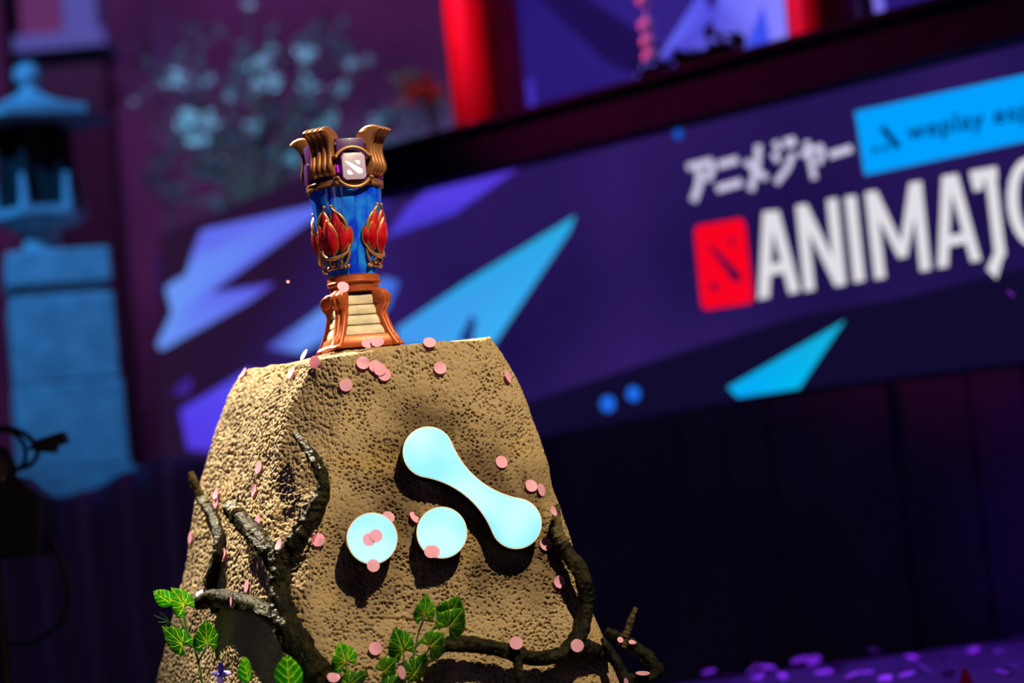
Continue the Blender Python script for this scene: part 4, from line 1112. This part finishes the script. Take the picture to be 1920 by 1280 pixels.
# small purple flower
b_ = at(412, 1300, 5.36); pf = thing('purple_flower', 'small drooping purple flower by the ivy at lower left', 'flower', b_)
M_vio = mat('violet_petal', (0.10, 0.05, 0.42), 0.5)
for i, (x, y) in enumerate(((404, 1262), (414, 1250), (424, 1262), (412, 1274))):
    leaf('petal', (412, 1262), (x + (x - 412) * .8, y + (y - 1262) * .8), 6, pf, b_, 5.34, 'ovate', .3, .2 * i - .3, .3, M_vio)
stalk([(412, 1264), (414, 1285), (412, 1302)], pf, b_, 5.345, 1.6)
obj('stamen', tube([at(412, 1262, 5.33), at(396, 1272, 5.32)], .0008, 5), mat('pale_stamen', (.8, .75, .4), .5), pf, 60, b_)

# ------------------------------------------------------------------ paper confetti discs
mt, nt, b = node_mat('pink_paper')
b.inputs['Base Color'].default_value = (1.0, 0.58, 0.80, 1); b.inputs['Roughness'].default_value = 0.6
tr = nt.nodes.new('ShaderNodeBsdfTranslucent'); tr.inputs[0].default_value = (0.97, 0.5, 0.64, 1); mx = nt.nodes.new('ShaderNodeMixShader'); mx.inputs[0].default_value = 0.45
nt.links.new(b.outputs[0], mx.inputs[1]); nt.links.new(tr.outputs[0], mx.inputs[2]); nt.links.new(mx.outputs[0], nt.nodes['Material Output'].inputs[0])
M_pink = mt
CR = 0.0149
def disc_mesh(name, r, bend):
    v, f = [], []; n = 28
    for zz in (0, .00035):
        for rr in (0.5, 1.0):
            for k in range(n):
                a_ = 2 * PI * k / n; x, y = r * rr * math.cos(a_), r * rr * math.sin(a_); v.append((x, y, zz + bend * x * x / r))
    for k in range(n):
        k2 = (k + 1) % n
        f += [(k, n + k, n + k2, k2), (2 * n + k, 2 * n + k2, 3 * n + k2, 3 * n + k), (n + k, 3 * n + k, 3 * n + k2, n + k2)]
    f += [list(range(n))[::-1], list(range(2 * n, 3 * n))]
    o = obj(name, (v, f), M_pink, None, 30)
    return o
PROTO = [disc_mesh('paper_disc', CR, .04), disc_mesh('paper_disc', CR, .18)]
used = [False, False]
def disc(p, n, label, group, scale=1.0, spin=0.0, kind=0):
    pr = PROTO[kind]
    if used[kind]: o = pr.copy(); COL.objects.link(o)
    else: o = pr; used[kind] = True
    o.rotation_mode = 'QUATERNION'
    q = Vector(n).to_track_quat('Z', 'Y'); o.rotation_quaternion = q @ Matrix.Rotation(spin, 3, 'Z').to_quaternion()
    o.location = Vector(p); o.scale = (scale,) * 3
    return tag(o, label, 'confetti', group)
GR = 'pink paper discs stuck to the rock'
ROCKD = [(648, 722, 'pink disc alone below the top left front corner of the rock'), (680, 682, 'pink disc left of the overlapping trio below the trophy'),
 (703, 688, 'upper pink disc of the overlapping trio below the trophy'), (711, 694, 'middle pink disc of the overlapping trio below the trophy'), (720, 703, 'lowest pink disc of the overlapping trio below the trophy'),
 (824, 691, 'pink disc below the middle of the top front edge of the rock'), (805, 645, 'pink disc sitting right on the top front edge of the rock'), (947, 708, 'narrow tilted pink disc near the top right corner of the rock'),
 (939, 867, 'pink disc right of the neck of the long glowing sign'), (994, 912, 'left pink disc of the overlapping pair above the lower lobe of the long sign'), (1011, 919, 'right tilted disc of the overlapping pair above the lower lobe of the long sign'),
 (1046, 1091, 'pink disc between the long sign and the right curved branch'), (598, 1013, 'pink disc between the forked branch and the left dot sign'), (703, 1216, 'pink disc above the ivy clump at the foot of the rock'),
 (1022, 1021, 'pink disc half behind the right branch beside the long sign'), (727, 972, 'pink disc half behind the upper right rim of the left dot sign'), (775, 972, 'tilted pink disc between the two round dot signs'),
 (459, 702, 'narrow pink disc at the top left corner of the rock'), (593, 679, 'pink disc on the ridge at the top left front corner of the rock'), (551, 702, 'narrow pale disc on the upper left flank below the ridge'),
 (488, 877, 'upper disc of the column of three on the left flank'), (480, 920, 'middle disc of the column of three on the left flank'), (487, 978, 'lowest disc of the column of three on the left flank'),
 (410, 926, 'upper of two overlapping narrow discs right of the left branch tip'), (407, 945, 'lower of two overlapping narrow discs right of the left branch tip'), (403, 978, 'narrow disc touching the thin left branch'),
 (361, 1008, 'narrow disc near the left edge of the rock, left of the thin branch'), (425, 1040, 'narrow disc right of the thin left branch, below the cut stub'), (466, 1099, 'narrow disc above the side limb of the forked branch')]
for i, (x, y, lb) in enumerate(ROCKD):
    p, n = hit(x, y)
    if p is None: p, n = at(x, y, 5.9), Vector((-.7, -.7, .2))
    if lb.startswith('narrow tilted'): n = Vector((.9, -.42, .2))
    if lb.startswith('right tilted'): n = (n + RT * .9 - FWD * .2)
    if lb.startswith('tilted'): n = (n + RT * 1.1 + UP * .7)
    n = Vector(n).normalized()
    disc(p + n * (0.0050 + .0006 * (i % 4)), n, lb, GR, 1.0, i, i % 2)
# discs on the sign
for i, (x, y, o_, lb) in enumerate(((692, 1011, .001, 'left of two overlapping pink discs on the left dot sign'), (705, 1004, .002, 'right of two overlapping pink discs on the left dot sign'),
      (700, 1060, .001, 'pink disc hanging on the lower rim of the left dot sign'), (807, 1034, .002, 'front pink disc on the lower rim of the middle dot sign'), (813, 1034, .001, 'rear pink disc on the lower rim of the middle dot sign'))):
    disc(on_sign(x, y, o_ + .0008), SN, lb, 'pink paper discs on the glowing sign', 0.97, i, 0)
# discs on branches, leaves and the trophy
for i, (x, y, Y, n, sc_, lb) in enumerate((
    (378, 1112, None, (-.2, -.5, .8), 1, 'pale disc lying on the left end of the side limb'), (523, 1020, None, (-.75, -.5, .4), .9, 'pale tilted disc in the crook of the forked branch'),
    (968, 1205, None, (.1, -1, .3), 1, 'pink disc on the dark root where its twig hangs down'), (1082, 1210, None, (.2, -1, .25), 1, 'pink disc on the joint of the right branch and the root'),
    (1163, 1199, 5.58, (.3, -.7, .4), .5, 'small pink fragment left of the gold-lit twig'), (1186, 1204, 5.58, (.2, -.5, .8), .6, 'pink disc behind the gold-lit twig'),
    (1205, 1262, 5.52, (.1, -.25, .95), 1.1, 'pink disc lying flat on the lowest loop of the twisted twig'), (1153, 1270, 5.44, (.9, -.35, .1), .6, 'upper pink sliver beside the splintered stick'), (1174, 1278, 5.40, (.8, -.5, .2), .6, 'lower pink sliver beside the splintered stick'),
    (625, 1270, 5.28, (.2, -.6, .6), .95, 'pink disc lying on the leftmost leaf of the ivy clump'), (753, 1260, 5.26, (.85, -.5, .1), 1, 'pink disc tucked between the leaves of the ivy clump'), (1038, 958, None, (.8, -.5, .2), .8, 'pink disc half hidden behind the pale tip of the right branch'),
    (433, 1127, 5.40, (-.95, -.3, .1), .7, 'thin rusty disc edge-on at the middle of the side limb'), (643, 538, 5.60, (.35, -.9, .45), .95, 'pink disc on the scroll of the front left trophy leg'),
    (690, 643, 5.585, (.1, -.75, .5), 1, 'left of two overlapping discs at the front foot of the trophy'), (708, 641, 5.58, (.1, -.8, .5), 1, 'right of two overlapping discs at the front foot of the trophy'),
    (570, 665, 5.62, (-.75, -.4, .5), 1, 'narrow pale disc standing on the top edge left of the trophy'), (622, 650, 5.62, (-.2, -.35, .9), 1, 'bright disc at the foot of the front left trophy leg'), (606, 655, 5.64, (-.3, -.3, .9), 1, 'bright disc left of the front left trophy leg'),
    (745, 645, 5.68, (.1, -.3, .95), 1, 'disc beside the right foot of the trophy'))):
    if Y is None:
        q, _ = hit(x, y); Y = (q.y if q is not None else 5.5) - .085
    disc(at(x, y, Y), Vector(n).normalized(), lb, 'pink paper discs on branches and trophy', sc_, i, i % 2)
disc(at(540, 528, 5.3), (.2, -1, .2), 'tiny pale speck of paper falling left of the trophy', 'falling paper', .26, 0, 0)
disc(at(1895, 550, 7.75), (.62, -.35, .6), 'violet paper disc falling in front of the screen lettering at far right', 'falling paper', 1.0, .6, 0)

# petals on the platform (blurred)
pm, nt, b = node_mat('platform_petal'); b.inputs['Base Color'].default_value = (0.72, 0.30, 0.72, 1)
FP = [(1330, 1268), (1365, 1272), (1412, 1256), (1440, 1259), (1420, 1272), (1470, 1270), (1500, 1245), (1525, 1240), (1545, 1262), (1570, 1257), (1597, 1240), (1582, 1222), (1640, 1228), (1642, 1222), (1625, 1262), (1690, 1262), (1712, 1234), (1700, 1266), (1735, 1262), (1752, 1272), (1765, 1238), (1780, 1272), (1790, 1256), (1825, 1220), (1848, 1224), (1868, 1222), (1880, 1262), (1905, 1205), (1912, 1220), (1905, 1252), (1890, 1264), (1840, 1262), (1660, 1274), (1600, 1274)]
fp0 = None
for i, (x, y) in enumerate(FP):
    p = onz(x, y, ZP)
    if fp0 is None:
        v, f = tube([(0, 0, 0), (0, 0, .0006)], .022, 14); fp0 = obj('fallen_petal', (v, f), pm, None, 30); o = fp0
    else: o = fp0.copy(); COL.objects.link(o)
    o.location = (p.x, p.y, ZP + .004 + (.012 if i % 3 == 0 else 0)); o.rotation_euler = (random.uniform(-.6, .1), random.uniform(-.3, .3), random.uniform(0, 6)); o.scale = (random.uniform(.8, 1.5),) * 3
    tag(o, 'blurred violet petal lying on the dark platform at lower right', 'petal', 'violet petals on the platform')
rp = obj('fallen_petal', prism([(-.02, 0, 0), (.02, 0, 0), (.012, 0, .035), (-.004, 0, .05)], (0, .004, .0)), mat('red_petal', (.9, .02, .10), .6), None, 0)
rp.location = onz(1812, 1284, ZP) + Vector((0, 0, .001)); tag(rp, 'small bright red upright petal at the bottom edge near the right corner', 'petal')
spot('petal_red_spot', (2.4, 6.2, 3.0), tuple(rp.location), (1.0, .08, .2), 20, 6, .5)

# ------------------------------------------------------------------ stage lamp at the left edge
M_blk = mat('black_casing', (0.006, 0.006, 0.009), 0.55, 0, (0.012, 0.011, 0.016), 12)
YQ = 7.3; q = YQ / F
b_ = at(0, 1048, YQ); sl = thing('stage_lamp', 'black stage lamp with cables, a dark silhouette at the left edge', 'lamp', b_)
def w3(x, y, dY=0.0): return at(x, y, YQ + dY)
body_px = [(-60, 895), (30, 892), (55, 915), (80, 932), (78, 985), (72, 1042), (-60, 1050)]
obj('lamp_body', prism([w3(*p, -.10) for p in body_px], (0, .22, 0)), M_blk, sl, 0, b_, bevel=.006)
rib = []
for y in (950, 975, 1000, 1025): rib.append(prism([w3(30, y, -.105), w3(68, y - 2, -.105), w3(68, y + 6, -.105), w3(30, y + 8, -.105)], (0, .01, 0)))
obj('cooling_fin', join(*rib), M_blk, sl, 0, b_)
obj('lens_cap', lathe([(.001, 0), (26 * q, .0), (34 * q, .015), (34 * q, .06), (20 * q, .07)], 24), M_blk, sl).location = w3(-2, 898) - b_ + Vector((0, 0, -.01))
obj('top_knob', ball(w3(0, 862), 26 * q, 14, 10), M_blk, sl, 60, b_)
obj('clamp', join(prism([w3(*p, -.03) for p in ((66, 824), (118, 808), (124, 828), (104, 834), (102, 848), (70, 846), (50, 842))], (0, .06, 0))), M_blk, sl, 0, b_, bevel=.003)
def cable(name, pts, r): 
    P_ = spline([tuple(w3(*p)) for p in pts], 40); return obj(name, tube([Vector(p) for p in P_], r * q, 8), M_blk, sl, 60, b_)
cable('cable_loop', [(-20, 803), (20, 803), (52, 818), (70, 842), (62, 866), (30, 880), (0, 885)], 5)
cable('cable_loop', [(-20, 808), (20, 808), (42, 828), (48, 848), (44, 870), (28, 884)], 4.5)
cable('cable', [(72, 982), (88, 998), (108, 1040), (124, 1085), (128, 1125), (114, 1165), (84, 1192), (50, 1206), (10, 1204), (-30, 1192)], 5)
obj('indicator', ball(w3(5, 897, -.14), 4 * q, 8, 6), mat('rose_indicator', (.5, .2, .35), .4), sl, 60, b_)
obj('lamp_stand', tube([w3(-12, 1046), (w3(-12, 1046).x + .02, YQ, 0.0)], .02, 10), M_blk, sl, 60, b_)
